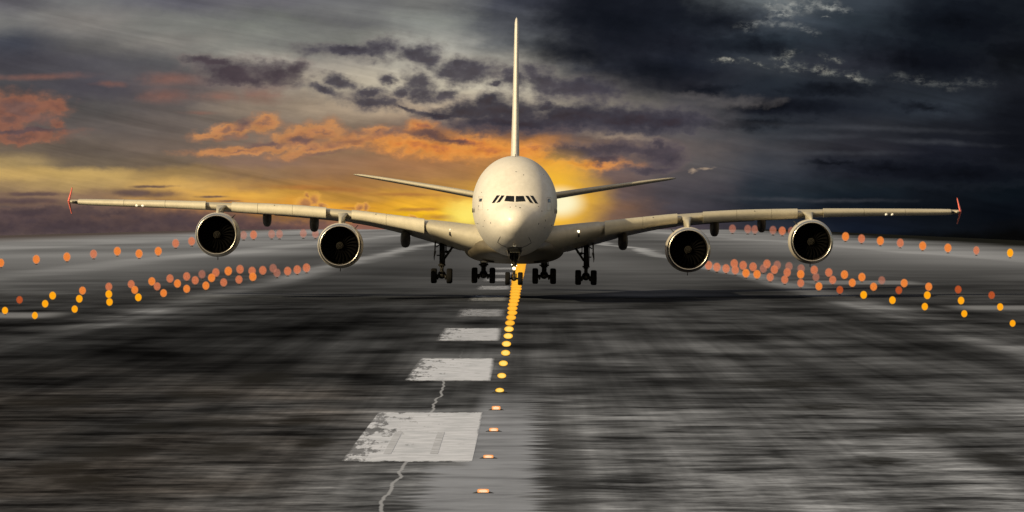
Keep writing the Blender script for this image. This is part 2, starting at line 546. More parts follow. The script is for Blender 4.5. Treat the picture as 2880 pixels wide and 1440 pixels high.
for s in (-1, 1):
    bm = bmesh.new()
    xs = [2.5 + 0.35 * i for i in range(14)] + [7.2, 7.6] + [7.9 + 0.6 * i for i in range(52)] + [38.7, 39.1, 39.3]
    xs = sorted(set(round(v, 3) for v in xs if v <= 39.3))
    rings = []
    for x in xs:
        sb, dr = setback_at(x)
        rings.append([(s * p[0], p[1], p[2]) for p in airfoil(x, sb, dr)])
    loft(bm, rings)
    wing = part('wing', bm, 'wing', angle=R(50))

    # slats
    SEG = [(7.55, 10.80), (10.825, 13.80), (16.05, 19.0), (19.025, 22.10), (22.125, 24.45), (26.80, 30.47), (30.495, 34.27), (34.295, 38.55)]
    for (xa, xb) in SEG:
        bm = bmesh.new()
        rings = []
        steps = max(4, int((xb - xa) / 0.4))
        for i in range(steps + 1):
            x = xa + (xb - xa) * i / steps
            # the inboard ends are cut on a slant, as on the photographed panels
            yl, ch, zt, zb, ze = pchip(WING, x)
            zm = (zt + zb) / 2; hh = (zt - zb) / 2
            ring = []
            N = 16
            slant = 0.0
            for j in range(N + 1):
                a = math.pi / 2 - math.pi * j / N
                dep = 1.15 if a > 0 else 0.62
                ring.append((s * x, yl + dep * (1 - abs(math.cos(a)) ** 0.9), zm + hh * math.sin(a) + 0.015))
            for j in range(N, -1, -1):
                a = math.pi / 2 - math.pi * j / N
                dep = 1.15 if a > 0 else 0.62
                ring.append((s * x, yl + 0.16 + dep * (1 - 0.9 * abs(math.cos(a)) ** 0.9), zm + (hh - 0.07) * math.sin(a)))
            rings.append(ring)
        loft(bm, rings)
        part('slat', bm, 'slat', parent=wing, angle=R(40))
    # glints made as small white spots, and drain holes on the slats
    for d, z in ((33.05, 0.98), (32.5, 0.97)):
        yl, ch, zt, zb, ze = pchip(WING, d)
        bm = bmesh.new(); ellipsoid(bm, (s * d, yl + 0.10, zb + 0.14), (0.16, 0.12, 0.12), 10, 8)
        part('slat_glint', bm, 'white', parent=wing)
    for d in (34.9, 36.2, 37.3, 38.2, 20.6, 11.7):
        yl, ch, zt, zb, ze = pchip(WING, d)
        bm = bmesh.new(); ellipsoid(bm, (s * d, yl + 0.30, zt - 0.14), (0.05, 0.12, 0.045), 8, 6)
        part('drain_hole', bm, 'dark', parent=wing)

    # flaps, lowered behind the rear spar
    for (xa, xb) in ((4.6, 8.9), (9.8, 14.1), (15.2, 21.0), (21.4, 26.2)):
        bm = bmesh.new(); rings = []
        for i in range(7):
            x = xa + (xb - xa) * i / 6
            yl, ch, zt, zb, ze = pchip(WING, x)
            y0 = yl + ch - 0.2; c = ch * 0.20
            z0 = ze + 0.12
            rings.append([(s * x, y0, z0), (s * x, y0 + c * 0.3, z0 + 0.02), (s * x, y0 + c, z0 - 0.14),
                          (s * x, y0 + c, z0 - 0.18), (s * x, y0 + c * 0.3, z0 - 0.16), (s * x, y0, z0 - 0.10)])
        loft(bm, rings)
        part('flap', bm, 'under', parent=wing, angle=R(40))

    # flap track fairings
    for (x, zbot, wd) in ((9.35, -2.30, 0.42), (17.35, -1.05, 0.39), (21.55, -0.65, 0.37)):
        yl, ch, zt, zb, ze = pchip(WING, x)
        top = ze + 0.35
        y0, y1 = yl + ch * 0.45, yl + ch * 1.12
        zc = (top + zbot) / 2; hh = (top - zbot) / 2
        bm = bmesh.new(); rings = []
        for i in range(17):
            t = i / 16
            k = max(0.03, math.sin(math.pi * min(1, t * 0.92 + 0.06)) ** 0.55)
            r = []
            for q in range(28):
                a = 2 * math.pi * q / 28
                ca, sa = math.cos(a), math.sin(a)
                r.append((s * x + wd * k * math.copysign(abs(ca) ** 0.75, ca), y0 + (y1 - y0) * t,
                          top - hh * k + hh * k * math.copysign(abs(sa) ** 0.75, sa)))
            rings.append(r)
        loft(bm, rings)
        part('flap_track_fairing', bm, 'under', parent=wing)

    # tip fence
    bm = bmesh.new()
    xo = 39.42
    def blade(zr, zt, yr0, yr1, yt0, yt1, cant):
        rings = []
        for i in range(7):
            t = i / 6
            z = zr + (zt - zr) * t
            y0 = yr0 + (yt0 - yr0) * t; y1 = yr1 + (yt1 - yr1) * t
            th = 0.11 * (1 - t) + 0.05 * t
            xx = xo + cant * t
            rings.append([(s * (xx - th * 0.6), y0 + 0.12, z), (s * xx, y0, z), (s * (xx + th * 0.6), y0 + 0.12, z),
                          (s * (xx + th + (y1 - y0) * 0.036), y0 + (y1 - y0) * 0.4, z), (s * (xx + (y1 - y0) * 0.09), y1, z), (s * (xx - th + (y1 - y0) * 0.036), y0 + (y1 - y0) * 0.4, z)])
        loft(bm, rings)
    blade(1.42, 2.62, 47.1, 50.3, 49.3, 50.6, -0.10)
    blade(1.42, 0.30, 47.1, 50.3, 49.3, 50.5, -0.08)
    part('tip_fence', bm, 'red', parent=wing, angle=R(40))
    bm = bmesh.new(); ellipsoid(bm, (s * 38.75, 46.75, 1.33), (0.16, 0.35, 0.10), 12, 8)
    part('navigation_light', bm, 'glass', parent=wing)

    # landing light in the wing root
    yl, ch, zt, zb, ze = pchip(WING, 5.35)
    bm = bmesh.new(); box(bm, (s * 5.36, yl + 0.02, -1.02), (0.15, 0.2, 0.30), 0.03)
    part('light_housing', bm, 'dark', parent=wing)
    bm = bmesh.new(); ellipsoid(bm, (s * 5.33, yl + 0.06, -0.70), (0.09, 0.10, 0.10), 12, 8)
    part('landing_light', bm, EM['white'] if s > 0 else M['white'], parent=wing)

    # ---- engines
    for (ex, ey, ez, kx) in ((14.6, 23.4, -2.13, 0), (25.4, 31.6, -1.36, 1)):
        c = (s * ex, ey, ez)
        bm = bmesh.new()
        lathe_y(bm, [(0.42, 1.80), (0.9, 1.87), (1.6, 1.915), (2.6, 1.915), (3.6, 1.86), (4.6, 1.72), (5.6, 1.48), (5.62, 1.36), (4.8, 1.3), (4.8, 0.7), (7.4, 0.42), (7.42, 0.02)], c, 72)
        eng = part('engine', bm, 'nacelle', parent=wing, angle=R(45)) if False else part('engine', bm, 'nacelle', angle=R(45))
        bm = bmesh.new()
        lathe_y(bm, [(0.422, 1.803), (0.25, 1.765), (0.10, 1.72), (0.02, 1.675), (0.0, 1.64), (0.03, 1.605), (0.12, 1.58), (0.30, 1.555), (0.45, 1.545)], c, 72)
        part('intake_lip', bm, 'lip', parent=eng)
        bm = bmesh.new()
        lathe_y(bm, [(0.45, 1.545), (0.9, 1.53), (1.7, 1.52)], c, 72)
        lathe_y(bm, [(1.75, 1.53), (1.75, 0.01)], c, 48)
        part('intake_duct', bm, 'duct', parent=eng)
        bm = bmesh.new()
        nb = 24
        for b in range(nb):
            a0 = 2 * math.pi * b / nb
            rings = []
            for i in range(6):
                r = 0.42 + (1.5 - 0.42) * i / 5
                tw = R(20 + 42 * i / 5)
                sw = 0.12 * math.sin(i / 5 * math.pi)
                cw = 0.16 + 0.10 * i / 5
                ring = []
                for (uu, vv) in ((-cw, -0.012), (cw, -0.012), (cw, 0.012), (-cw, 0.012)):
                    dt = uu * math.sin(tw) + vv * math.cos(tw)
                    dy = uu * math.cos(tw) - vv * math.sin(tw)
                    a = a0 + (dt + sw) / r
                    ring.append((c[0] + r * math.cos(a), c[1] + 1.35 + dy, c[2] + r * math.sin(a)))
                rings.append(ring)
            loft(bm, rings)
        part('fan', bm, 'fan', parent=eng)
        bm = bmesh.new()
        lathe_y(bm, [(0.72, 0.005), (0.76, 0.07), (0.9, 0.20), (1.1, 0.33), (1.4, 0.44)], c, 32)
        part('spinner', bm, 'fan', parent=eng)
        bm = bmesh.new()
        prev = None
        for i in range(70):
            t = i / 69
            a = t * 2 * math.pi * 2.6 + 0.6
            r = 0.03 + 0.29 * t
            yy = 0.72 + 0.36 * (r / 0.33) ** 1.5 - 0.02
            p = Vector((c[0] + r * math.cos(a), c[1] + yy, c[2] + r * math.sin(a)))
            if prev is not None: tube(bm, prev, p, 0.014, n=5, cap=False)
            prev = p
        part('spiral_mark', bm, 'spiral', parent=eng)
        # strake on the inboard shoulder, drain mast below
        bm = bmesh.new()
        a = R(50)
        dirx = -s
        p0 = Vector((c[0] + dirx * 1.86 * math.cos(a), c[1] + 1.0, c[2] + 1.86 * math.sin(a)))
        o_ = Vector((dirx * math.cos(a), 0, math.sin(a)))
        t_ = Vector((-o_.z, 0, o_.x)) * 0.025
        rings = [[p0 + t_, p0 - t_, p0 - t_ + o_ * 0.02, p0 + t_ + o_ * 0.02]]
        for (dy, hgt) in ((0.5, 0.26), (1.0, 0.42), (1.3, 0.44)):
            b0 = p0 + Vector((0, dy, 0)) - o_ * 0.03
            rings.append([b0 + t_, b0 - t_, b0 - t_ + o_ * hgt, b0 + t_ + o_ * hgt])
        loft(bm, rings)
        part('strake', bm, 'dark', parent=eng)
        bm = bmesh.new(); box(bm, (c[0], c[1] + 2.4, c[2] - 2.02), (0.06, 0.3, 0.32), 0.02)
        part('drain_mast', bm, 'dark', parent=eng)
        # pylon
        yl, ch, zt, zb, ze = pchip(WING, ex)
        zt_e = ez + 1.80
        zw = (zt + zb) / 2
        bm = bmesh.new(); rings = []
        for (t, hw, ya, yb) in ((0.0, 0.24, ey + 1.0, ey + 6.6), (0.35, 0.25, ey + 1.5, yl + ch * 0.5), (0.62, 0.30, ey + 2.3, yl + ch * 0.55), (0.82, 0.44, yl - 0.9, yl + ch * 0.55), (1.0, 0.50, yl - 0.25, yl + ch * 0.55)):
            z = zt_e + (zw + 0.12 - zt_e) * t
            r = []
            for q in range(20):
                aa = 2 * math.pi * q / 20
                ca, sa = math.cos(aa), math.sin(aa)
                r.append((s * ex + hw * math.copysign(abs(sa) ** 0.7, sa), (ya + yb) / 2 - (yb - ya) / 2 * math.copysign(abs(ca) ** 0.8, ca), z))
            rings.append(r)
        loft(bm, rings)
        part('pylon', bm, 'wing', parent=eng)

    # ---- tailplane
    TP = [(1.6, 56.5, 9.5, 2.10, 0.66), (3.9, 59.0, 8.2, 2.52, 0.60), (9.0, 64.3, 5.6, 3.38, 0.44), (14.3, 69.6, 3.1, 4.20, 0.24), (14.9, 70.7, 2.0, 4.28, 0.10), (15.05, 71.4, 1.0, 4.30, 0.03)]
    bm = bmesh.new(); rings = []
    x = 1.6
    xs = [1.6 + 0.7 * i for i in range(19)] + [14.6, 14.9, 15.05]
    for x in xs:
        yl, ch, zc, th = pchip(TP, x)
        r = []
        for q in range(24):
            a = 2 * math.pi * q / 24
            c_ = (1 - math.cos(a)) / 2
            tt = th / 2 * math.copysign(abs(math.sin(a)) ** 0.8, math.sin(a)) * (1.35 - 0.7 * c_)
            r.append((s * x, yl + c_ * ch, zc + tt - 0.05 * c_))
        rings.append(r)
    loft(bm, rings)
    part('tailplane', bm, 'wing')

# ---- fin
FIN = [(4.6, 47.0, 18.5, 0.86), (5.6, 49.2, 15.6, 0.82), (6.6, 51.3, 14.2, 0.78), (10.0, 55.5, 11.6, 0.64), (15.0, 61.4, 8.0, 0.48), (18.3, 65.3, 5.8, 0.37), (18.75, 66.1, 4.8, 0.26), (18.95, 67.4, 3.0, 0.06)]
bm = bmesh.new(); rings = []
for i in range(31):
    z = 4.6 + (18.3 - 4.6) * i / 30
    rings.append((z,))
rings = [r[0] for r in rings] + [18.5, 18.75, 18.88, 18.95]
rr = []
for z in rings:
    yl, ch, th = pchip(FIN, z)
    r = []
    for q in range(28):
        a = 2 * math.pi * q / 28
        c_ = (1 - math.cos(a)) / 2
        tt = th / 2 * math.copysign(abs(math.sin(a)) ** 0.7, math.sin(a)) * (1.15 - 0.5 * c_)
        r.append((tt, yl + c_ * ch, z))
    rr.append(r)
loft(bm, rr)
fin = part('fin', bm, 'paint')
bm = bmesh.new(); ellipsoid(bm, (0.02, 63.35, 16.6), (0.06, 0.12, 0.05), 10, 8)
part('antenna', bm, 'dark', parent=fin)
bm = bmesh.new()
box(bm, (0, 13.4, 5.42), (0.05, 0.5, 0.28), 0.02)
part('roof_antenna', bm, 'dark')

# ---- landing gear
def wheel(gear, cx, cy, cz, rad, wid):
    bm = bmesh.new()
    prof = [(-wid/2 * 0.80, rad * 0.58), (-wid/2, rad * 0.72), (-wid/2, rad * 0.84), (-wid/2 * 0.86, rad * 0.95), (-wid/2 * 0.55, rad), (0, rad * 1.0),
            (wid/2 * 0.55, rad), (wid/2 * 0.86, rad * 0.95), (wid/2, rad * 0.84), (wid/2, rad * 0.72), (wid/2 * 0.80, rad * 0.58)]
    n = 36
    rings = [[(cx + w, cy + r * math.cos(a), cz + r * math.sin(a)) for a in [2 * math.pi * i / n for i in range(n)]] for w, r in prof]
    loft(bm, rings, True)
    t = part('tyre', bm, 'tyre', parent=gear, angle=R(60))
    bm = bmesh.new()
    prof = [(-wid/2 * 0.83, 0.01), (-wid/2 * 0.83, rad * 0.3), (-wid/2 * 0.70, rad * 0.5), (-wid/2 * 0.82, rad * 0.59), (wid/2 * 0.82, rad * 0.59), (wid/2 * 0.70, rad * 0.5), (wid/2 * 0.83, rad * 0.3), (wid/2 * 0.83, 0.01)]
    rings = [[(cx + w, cy + r * math.cos(a), cz + r * math.sin(a)) for a in [2 * math.pi * i / 24 for i in range(24)]] for w, r in prof]
    loft(bm, rings, True)
    part('wheel_rim', bm, 'rim', parent=gear, angle=R(40))

# nose gear
gx, gy = 0.0, 6.0
bm = bmesh.new()
tube(bm, (0, gy + 0.25, -2.1), (0, gy + 0.05, -3.55), 0.17)
tube(bm, (-0.5, gy, -4.52), (0.5, gy, -4.52), 0.085)
tube(bm, (-0.17, gy - 0.1, -4.45), (-0.17, gy - 0.1, -4.12), 0.05)
tube(bm, (0.17, gy - 0.1, -4.45), (0.17, gy - 0.1, -4.12), 0.05)
ellipsoid(bm, (0, gy - 0.05, -4.55), (0.2, 0.18, 0.17))
tube(bm, (-0.22, gy + 0.1, -3.3), (0.22, gy + 0.1, -3.3), 0.09)
tube(bm, (0.28, gy + 0.1, -2.3), (0.17, gy + 0.05, -3.55), 0.05)
tube(bm, (-0.28, gy + 0.1, -2.3), (-0.17, gy + 0.05, -3.55), 0.05)
tube(bm, (0, gy + 0.2, -3.2), (0, gy + 2.3, -2.3), 0.10)
box(bm, (0.0, gy - 0.12, -4.0), (0.22, 0.14, 0.34), 0.03)
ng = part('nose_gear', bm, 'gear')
bm = bmesh.new(); tube(bm, (0, gy + 0.05, -3.5), (0, gy, -4.45), 0.115)
part('oleo_piston', bm, 'gearlight', parent=ng)
for s in (-1, 1):
    wheel(ng, s * 0.51, gy, -4.52, 0.52, 0.40)
    bm = bmesh.new()
    rings = []
    for (z, xin, y0, y1) in ((-2.15, 0.60, gy - 1.2, gy + 1.3), (-2.6, 0.46, gy - 1.15, gy + 1.3), (-2.98, 0.30, gy - 0.9, gy + 1.2), (-3.02, 0.28, gy - 0.6, gy + 1.0)):
        rings.append([(s * xin, y0, z), (s * (xin + 0.05), y0, z), (s * (xin + 0.05), y1, z), (s * xin, y1, z)])
    loft(bm, rings)
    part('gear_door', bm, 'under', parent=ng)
bm = bmesh.new()
box(bm, (0, gy + 0.35, -2.55), (0.72, 0.12, 0.85), 0.03)
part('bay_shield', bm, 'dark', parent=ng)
for (dx, z, r) in ((0.0, -3.70, 0.12), (-0.19, -3.40, 0.04), (0.2, -3.48, 0.03), (0.03, -2.06, 0.035)):
    yy = gy - 0.22
    if z > -2.5:
        h = fdepth(dx, z)
        yy = (h[0].y if h[0] is not None else gy) - 0.02
    bm = bmesh.new(); ellipsoid(bm, (dx, yy, z), (r, 0.06, r), 14, 10)
    part('taxi_light', bm, EM['white'], parent=ng)

# main gear
def bogie(cx, cy, axles, ztop, strut_r, wx, wrad, wwid, zc, wing_gear, s):
    bm = bmesh.new()
    tube(bm, (cx, cy, ztop), (cx, cy, zc + 0.75), strut_r)
    tube(bm, (cx, cy, zc + 0.9), (cx, cy, zc + 0.1), strut_r * 0.72)
    tube(bm, (cx, cy, zc + 1.0), (cx, cy, zc + 0.86), strut_r * 1.45)
    ellipsoid(bm, (cx, cy, zc + 0.10), (0.36, 0.5, 0.36))
    box(bm, (cx, cy, zc + 0.02), (0.34, (len(axles) - 1) * 1.55 + 0.5, 0.3), 0.06)
    for a in axles:
        tube(bm, (cx - wx, cy + a, zc), (cx + wx, cy + a, zc), 0.12)
        for k in (-1, 1):
            ellipsoid(bm, (cx + k * wx * 0.52, cy + a, zc - 0.1), (0.10, 0.16, 0.22), 10, 8)
    # torque links and hoses at the front
    tube(bm, (cx - 0.16, cy - 0.25, zc + 0.95), (cx, cy - 0.62, zc + 0.5), 0.06)
    tube(bm, (cx + 0.16, cy - 0.25, zc + 0.95), (cx, cy - 0.62, zc + 0.5), 0.06)
    tube(bm, (cx, cy - 0.62, zc + 0.5), (cx - 0.14, cy - 0.4, zc + 0.12), 0.06)
    tube(bm, (cx, cy - 0.62, zc + 0.5), (cx + 0.14, cy - 0.4, zc + 0.12), 0.06)
    tube(bm, (cx + strut_r * 1.2, cy - 0.1, ztop - 0.2), (cx + strut_r * 1.1, cy - 0.1, zc + 0.9), 0.035)
    if wing_gear:
        # side brace towards the hull, lock links and small stays
        tube(bm, (cx - s * 1.22, cy, ztop + 0.05), (cx - s * 0.18, cy, zc + 1.42), 0.10)
        tube(bm, (cx - s * 0.18, cy, zc + 2.05), (cx - s * 0.80, cy, zc + 2.12), 0.06)
        tube(bm, (cx - s * 0.62, cy, zc + 2.12), (cx - s * 0.95, cy, ztop - 0.3), 0.05)
        tube(bm, (cx - s * 0.36, cy, ztop), (cx - s * 0.36, cy, zc + 2.0), 0.045)
        ellipsoid(bm, (cx - s * 0.4, cy, zc + 2.06), (0.14, 0.14, 0.12), 10, 8)
        tube(bm, (cx + s * 0.15, cy, ztop - 0.2), (cx + s * 0.5, cy, ztop - 0.45), 0.05)
        tube(bm, (cx + s * 0.15, cy, zc + 1.75), (cx + s * 0.45, cy, zc + 1.75), 0.05)
    return bm
for s in (-1, 1):
    cx, cy = s * 2.62, 36.8
    axles = (-1.55, 0, 1.55)
    bm = bogie(cx, cy, axles, -3.2, 0.30, 0.77, 0.67, 0.50, -4.62, False, s)
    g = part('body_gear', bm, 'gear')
    for a in axles:
        for k in (-1, 1): wheel(g, cx + k * 0.77, cy + a, -4.62, 0.665, 0.50)
    cx, cy = s * 6.17, 33.0
    axles = (-0.85, 0.85)
    bm = bogie(cx, cy, axles, -1.75, 0.225, 0.665, 0.64, 0.49, -4.66, True, s)
    g = part('wing_gear', bm, 'gear')
    for a in axles:
        for k in (-1, 1): wheel(g, cx + k * 0.665, cy + a, -4.66, 0.635, 0.49)
    bm = bmesh.new()
    rings = []
    for (z, xo, w, y0, y1) in ((-1.75, 0.52, 0.20, cy - 0.9, cy + 0.9), (-2.5, 0.56, 0.14, cy - 0.9, cy + 0.9), (-2.6, 0.50, 0.30, cy - 0.8, cy + 0.8), (-3.05, 0.62, 0.14, cy - 0.6, cy + 0.7), (-3.35, 0.64, 0.05, cy - 0.1, cy + 0.4)):
        rings.append([(cx + s * xo, y0, z), (cx + s * (xo + w * 0.6), y0, z), (cx + s * (xo + w * 0.6), y1, z), (cx + s * xo, y1, z)])
    loft(bm, rings)
    part('gear_door', bm, 'under', parent=g)

# ================================================================== GROUND
AX0, AXK = -1.04, 0.0030            # runway axis: x = AX0 + AXK * y
def axis(y): return AX0 + AXK * y
def gpoint(px, py):
    """point of the level ground seen at this place of the photograph"""
    yy = H * F / (py - YH)
    return ((px - 1440) / F * yy, yy)

def XL(y): return -212.0 - max(0, 600 - y) * 0.0
def XR(y): return 124.0 + max(0.0, y - 1213) * 0.0222
YC = 4450.0

def asphalt_mat():
    m, t, out = new_mat('worn_asphalt')
    geo = t.node('ShaderNodeNewGeometry')
    p = t.sep(geo.outputs['Position'])
    X, Y = p[0], p[1]
    xr = t.m('SUBTRACT', X, t.m('MULTIPLY_ADD', Y, AXK, AX0))
    lY = t.m('LOGARITHM', t.m('MAXIMUM', Y, 20.0), math.e)
    # wavy lateral coordinate
    wob = t.noise(t.xyz(t.m('MULTIPLY', X, 0.02), t.m('MULTIPLY', Y, 0.004)), 1, 3, 0.55)
    xw = t.m('ADD', xr, t.m('MULTIPLY', t.m('SUBTRACT', wob, 0.5), t.lr(Y, 100, 900, 1.2, 14.0)))
    stops = [(-220, .24), (-150, .24), (-125, .21), (-116, .15), (-105, .15), (-95, .17), (-80, .165), (-70, .17), (-66, .24), (-61, .235), (-56, .16),
             (-46, .12), (-36, .075), (-30, .085), (-27.4, .27), (-25.2, .25), (-23.5, .085), (-15, .068), (-7, .085), (-2, .105),
             (3, .105), (14, .11), (21, .085), (24, .085), (25.2, .27), (27.4, .25), (29.5, .09), (45, .085), (64, .13), (79, .17), (83, .24), (120, .16)]
    st = [((x + 220) / 440.0, (a, a, a)) for x, a in stops]
    base = t.ramp(t.m('DIVIDE', t.m('ADD', xw, 220.0), 440.0), st)
    base = t.sep(base)[0]
    # rubber-dark touchdown zone, paler before; far paling is haze put into the colour
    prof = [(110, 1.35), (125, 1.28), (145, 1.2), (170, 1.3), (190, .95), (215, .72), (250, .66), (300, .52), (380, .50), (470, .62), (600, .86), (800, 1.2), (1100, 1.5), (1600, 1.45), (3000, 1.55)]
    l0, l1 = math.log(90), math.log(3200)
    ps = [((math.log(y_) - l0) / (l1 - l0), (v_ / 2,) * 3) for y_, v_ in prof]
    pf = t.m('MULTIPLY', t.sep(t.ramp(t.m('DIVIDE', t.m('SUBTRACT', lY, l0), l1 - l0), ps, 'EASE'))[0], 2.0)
    # near left side darker: corner vignetting put into the colour
    lf = t.m('MULTIPLY', t.ss(xr, -4.0, -12.0), t.ss(Y, 420.0, 260.0))
    pf = t.m('MULTIPLY', pf, t.lr(lf, 0, 1, 1.0, 0.42))
    rf = t.m('MULTIPLY', t.ss(xr, 8.0, 16.0), t.ss(Y, 260.0, 200.0))
    pf = t.m('MULTIPLY', pf, t.lr(rf, 0, 1, 1.0, 0.78))
    # streaks at three sizes, each for its own stretch of the runway
    def sn(sx, sy, det, ro, ox=0.0):
        return t.noise(t.xyz(t.m('MULTIPLY_ADD', X, sx, ox), t.m('MULTIPLY', Y, sy)), 1, det, ro)
    fine = sn(0.75, 0.95, 5, 0.66)
    near = sn(0.24, 0.33, 6, 0.60, 11.0)
    mid = sn(0.13, 0.055, 4, 0.52, 31.0)
    far = sn(0.016, 0.0045, 2, 0.45, 57.0)
    big = sn(0.06, 0.028, 3, 0.5, 83.0)
    lane = t.noise(t.xyz(t.m('MULTIPLY', xr, 0.42), t.m('MULTIPLY', Y, 0.004)), 1, 4, 0.55)
    f1 = t.lr(fine, 0.28, 0.72, 0.45, 1.55)
    f2 = t.lr(near, 0.32, 0.70, 0.25, 1.85)
    f3 = t.lr(mid, 0.32, 0.70, 0.32, 1.80)
    f4 = t.lr(far, 0.30, 0.70, 0.78, 1.22)
    def fade(f, a, b):      # keep the factor before a, drop it by b
        k = t.ss(Y, a, b)
        return t.m('ADD', t.m('MULTIPLY', f, t.m('SUBTRACT', 1.0, k)), k)
    def rise(f, a, b):
        k = t.ss(Y, a, b)
        return t.m('ADD', t.m('MULTIPLY', f, k), t.m('SUBTRACT', 1.0, k))
    tot = t.m('MULTIPLY', fade(f1, 120, 190), fade(f2, 160, 280))
    tot = t.m('MULTIPLY', tot, rise(fade(f3, 330, 540), 120, 210))
    tot = t.m('MULTIPLY', tot, rise(f4, 330, 600))
    tot = t.m('MULTIPLY', tot, fade(t.lr(big, 0.3, 0.7, 0.62, 1.38), 450, 800))
    tot = t.m('MULTIPLY', tot, fade(t.lr(lane, 0.3, 0.7, 0.60, 1.40), 260, 480))
    rub = t.noise(t.xyz(t.m('MULTIPLY', xr, 2.3), t.m('MULTIPLY_ADD', Y, 0.012, 40.0)), 1, 3, 0.6)
    tot = t.m('MULTIPLY', tot, fade(t.lr(rub, 0.32, 0.62, 0.93, 1.03), 190, 330))
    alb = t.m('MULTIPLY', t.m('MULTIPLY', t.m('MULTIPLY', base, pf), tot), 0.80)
    # pale worn band beside the centreline lights, ragged ends
    jag = t.m('MULTIPLY', t.m('SUBTRACT', sn(0.02, 0.75, 5, 0.7, 5.0), 0.5), 3.4)
    xj = t.m('ADD', xr, jag)
    band = t.m('MULTIPLY', t.ss(xr, -0.9, -0.35), t.ss(xj, 1.55, 1.05))
    band = t.m('MULTIPLY', band, t.ss(Y, 205.0, 150.0))
    band2 = t.m('MULTIPLY', t.ss(xj, -1.7, -1.3), t.ss(xj, 1.3, 0.9))
    band2 = t.m('MULTIPLY', band2, t.ss(Y, 134.0, 131.0))
    bd = t.m('MULTIPLY', t.m('MAXIMUM', band, band2), t.lr(near, 0.3, 0.7, 0.55, 1.0))
    col = t.mix(bd, t.xyz(t.m('MULTIPLY', alb, 0.92), t.m('MULTIPLY', alb, 1.02), t.m('MULTIPLY', alb, 1.27)), (0.245, 0.275, 0.355))
    # dark wheel track right of it
    trk = t.m('MULTIPLY', t.ss(xj, 1.1, 1.7), t.ss(xj, 3.0, 2.2))
    trk = t.m('MULTIPLY', t.m('MULTIPLY', trk, t.ss(Y, 180.0, 150.0)), 0.55)
    col = t.mix(trk, col, (0.035, 0.038, 0.046))
    # skid patches of rubber
    spots = [(650, 1262, 100, 22), (880, 1246, 75, 18), (170, 1318, 100, 26), (240, 1350, 120, 18), (745, 1062, 90, 20), (300, 1270, 150, 22), (640, 1190, 130, 16),
             (430, 1200, 90, 16), (840, 1185, 90, 14), (2480, 1300, 90, 18), (2800, 1290, 110, 26), (2330, 1145, 150, 12), (2600, 1210, 260, 12), (560, 1110, 110, 14), (150, 1130, 150, 20), (2200, 1080, 220, 14)]
    wn = t.noise(t.xyz(t.m('MULTIPLY', X, 1.0), t.m('MULTIPLY', Y, 0.5)), 1, 4, 0.6, col=True)
    wv = t.v('MULTIPLY', t.v('SUBTRACT', wn, (0.5, 0.5, 0.5)), (1.2, 5.0, 0))
    pos = t.v('ADD', t.xyz(X, Y, 0), wv)
    dmin = None
    for (px, py, rx, ry) in spots:
        x0, y0 = gpoint(px, py)
        sx = rx / F * y0; sy = ry * y0 * y0 / (H * F)
        d = t.v('LENGTH', t.v('MULTIPLY_ADD', pos, (1 / sx, 1 / sy, 0), (-x0 / sx, -y0 / sy, 0)))
        dmin = d if dmin is None else t.m('MINIMUM', dmin, d)
    sk = t.m('MULTIPLY', t.ss(dmin, 1.25, 0.35), t.lr(fine, 0.3, 0.62, 0.45, 0.95))
    col = t.mix(sk, col, (0.016, 0.017, 0.019))
    # brown tint of the weathered left side
    bt = t.m('MULTIPLY', t.ss(xr, -2.0, -7.0), t.ss(Y, 260.0, 160.0))
    col = t.mix(t.m('MULTIPLY', bt, t.lr(mid, 0.35, 0.65, 0.2, 0.9)), col, t.mix(1.0, col, (1.12, 0.98, 0.86), 'MULTIPLY'))
    # pale sealed joint wandering beside the centreline
    jw = t.noise(t.xyz(t.m('MULTIPLY', Y, 0.07), 3.3), 1, 5, 0.62)
    jd = t.m('ABSOLUTE', t.m('ADD', t.m('ADD', xr, 2.28), t.m('MULTIPLY', t.m('SUBTRACT', jw, 0.5), -0.8)))
    jm = t.m('MULTIPLY', t.ss(jd, 0.065, 0.02), t.ss(Y, 260.0, 190.0))
    col = t.mix(t.m('MULTIPLY', jm, 0.75), col, (0.33, 0.36, 0.44))
    # transverse pale bars on the shoulders
    bars = None
    for (xa, xb, ya, yb, k) in ((31.5, 60, 372, 386, .20), (28, 44, 522, 552, .17), (-60, -31, 340, 356, .20), (3, 9, 560, 640, .0)):
        b = t.m('MULTIPLY', t.m('MULTIPLY', t.ss(xw, xa, xa + 3), t.ss(xw, xb, xb - 3)), t.m('MULTIPLY', t.ss(Y, ya - 8, ya + 4), t.ss(Y, yb + 8, yb - 4)))
        b = t.m('MULTIPLY', b, k * 4)
        bars = b if bars is None else t.m('MAXIMUM', bars, b)
    col = t.mix(bars, col, (0.20, 0.22, 0.27))
    # shoulders fade to dark turf right, sky tone left: soft skyline painted into colour
    eo = t.m('MULTIPLY', t.m('SUBTRACT', wob, 0.5), 30.0)
    xe = t.m('ADD', t.m('SUBTRACT', X, t.m('MULTIPLY', t.m('MAXIMUM', t.m('SUBTRACT', Y, 1213.0), 0.0), 0.0222)), eo)
    col = t.mix(t.ss(xe, 106.0, 146.0), col, (0.010, 0.011, 0.011))
    col = t.mix(t.ss(t.m('ADD', X, eo), -140.0, -225.0), col, (0.082, 0.072, 0.080))
    b = t.node('ShaderNodeBsdfPrincipled')
    t.put(b.inputs['Base Color'], col)
    b.inputs['Roughness'].default_value = 0.95
    b.inputs['Specular IOR Level'].default_value = 0.0
    t.l.new(b.outputs[0], out.inputs[0])
    return m

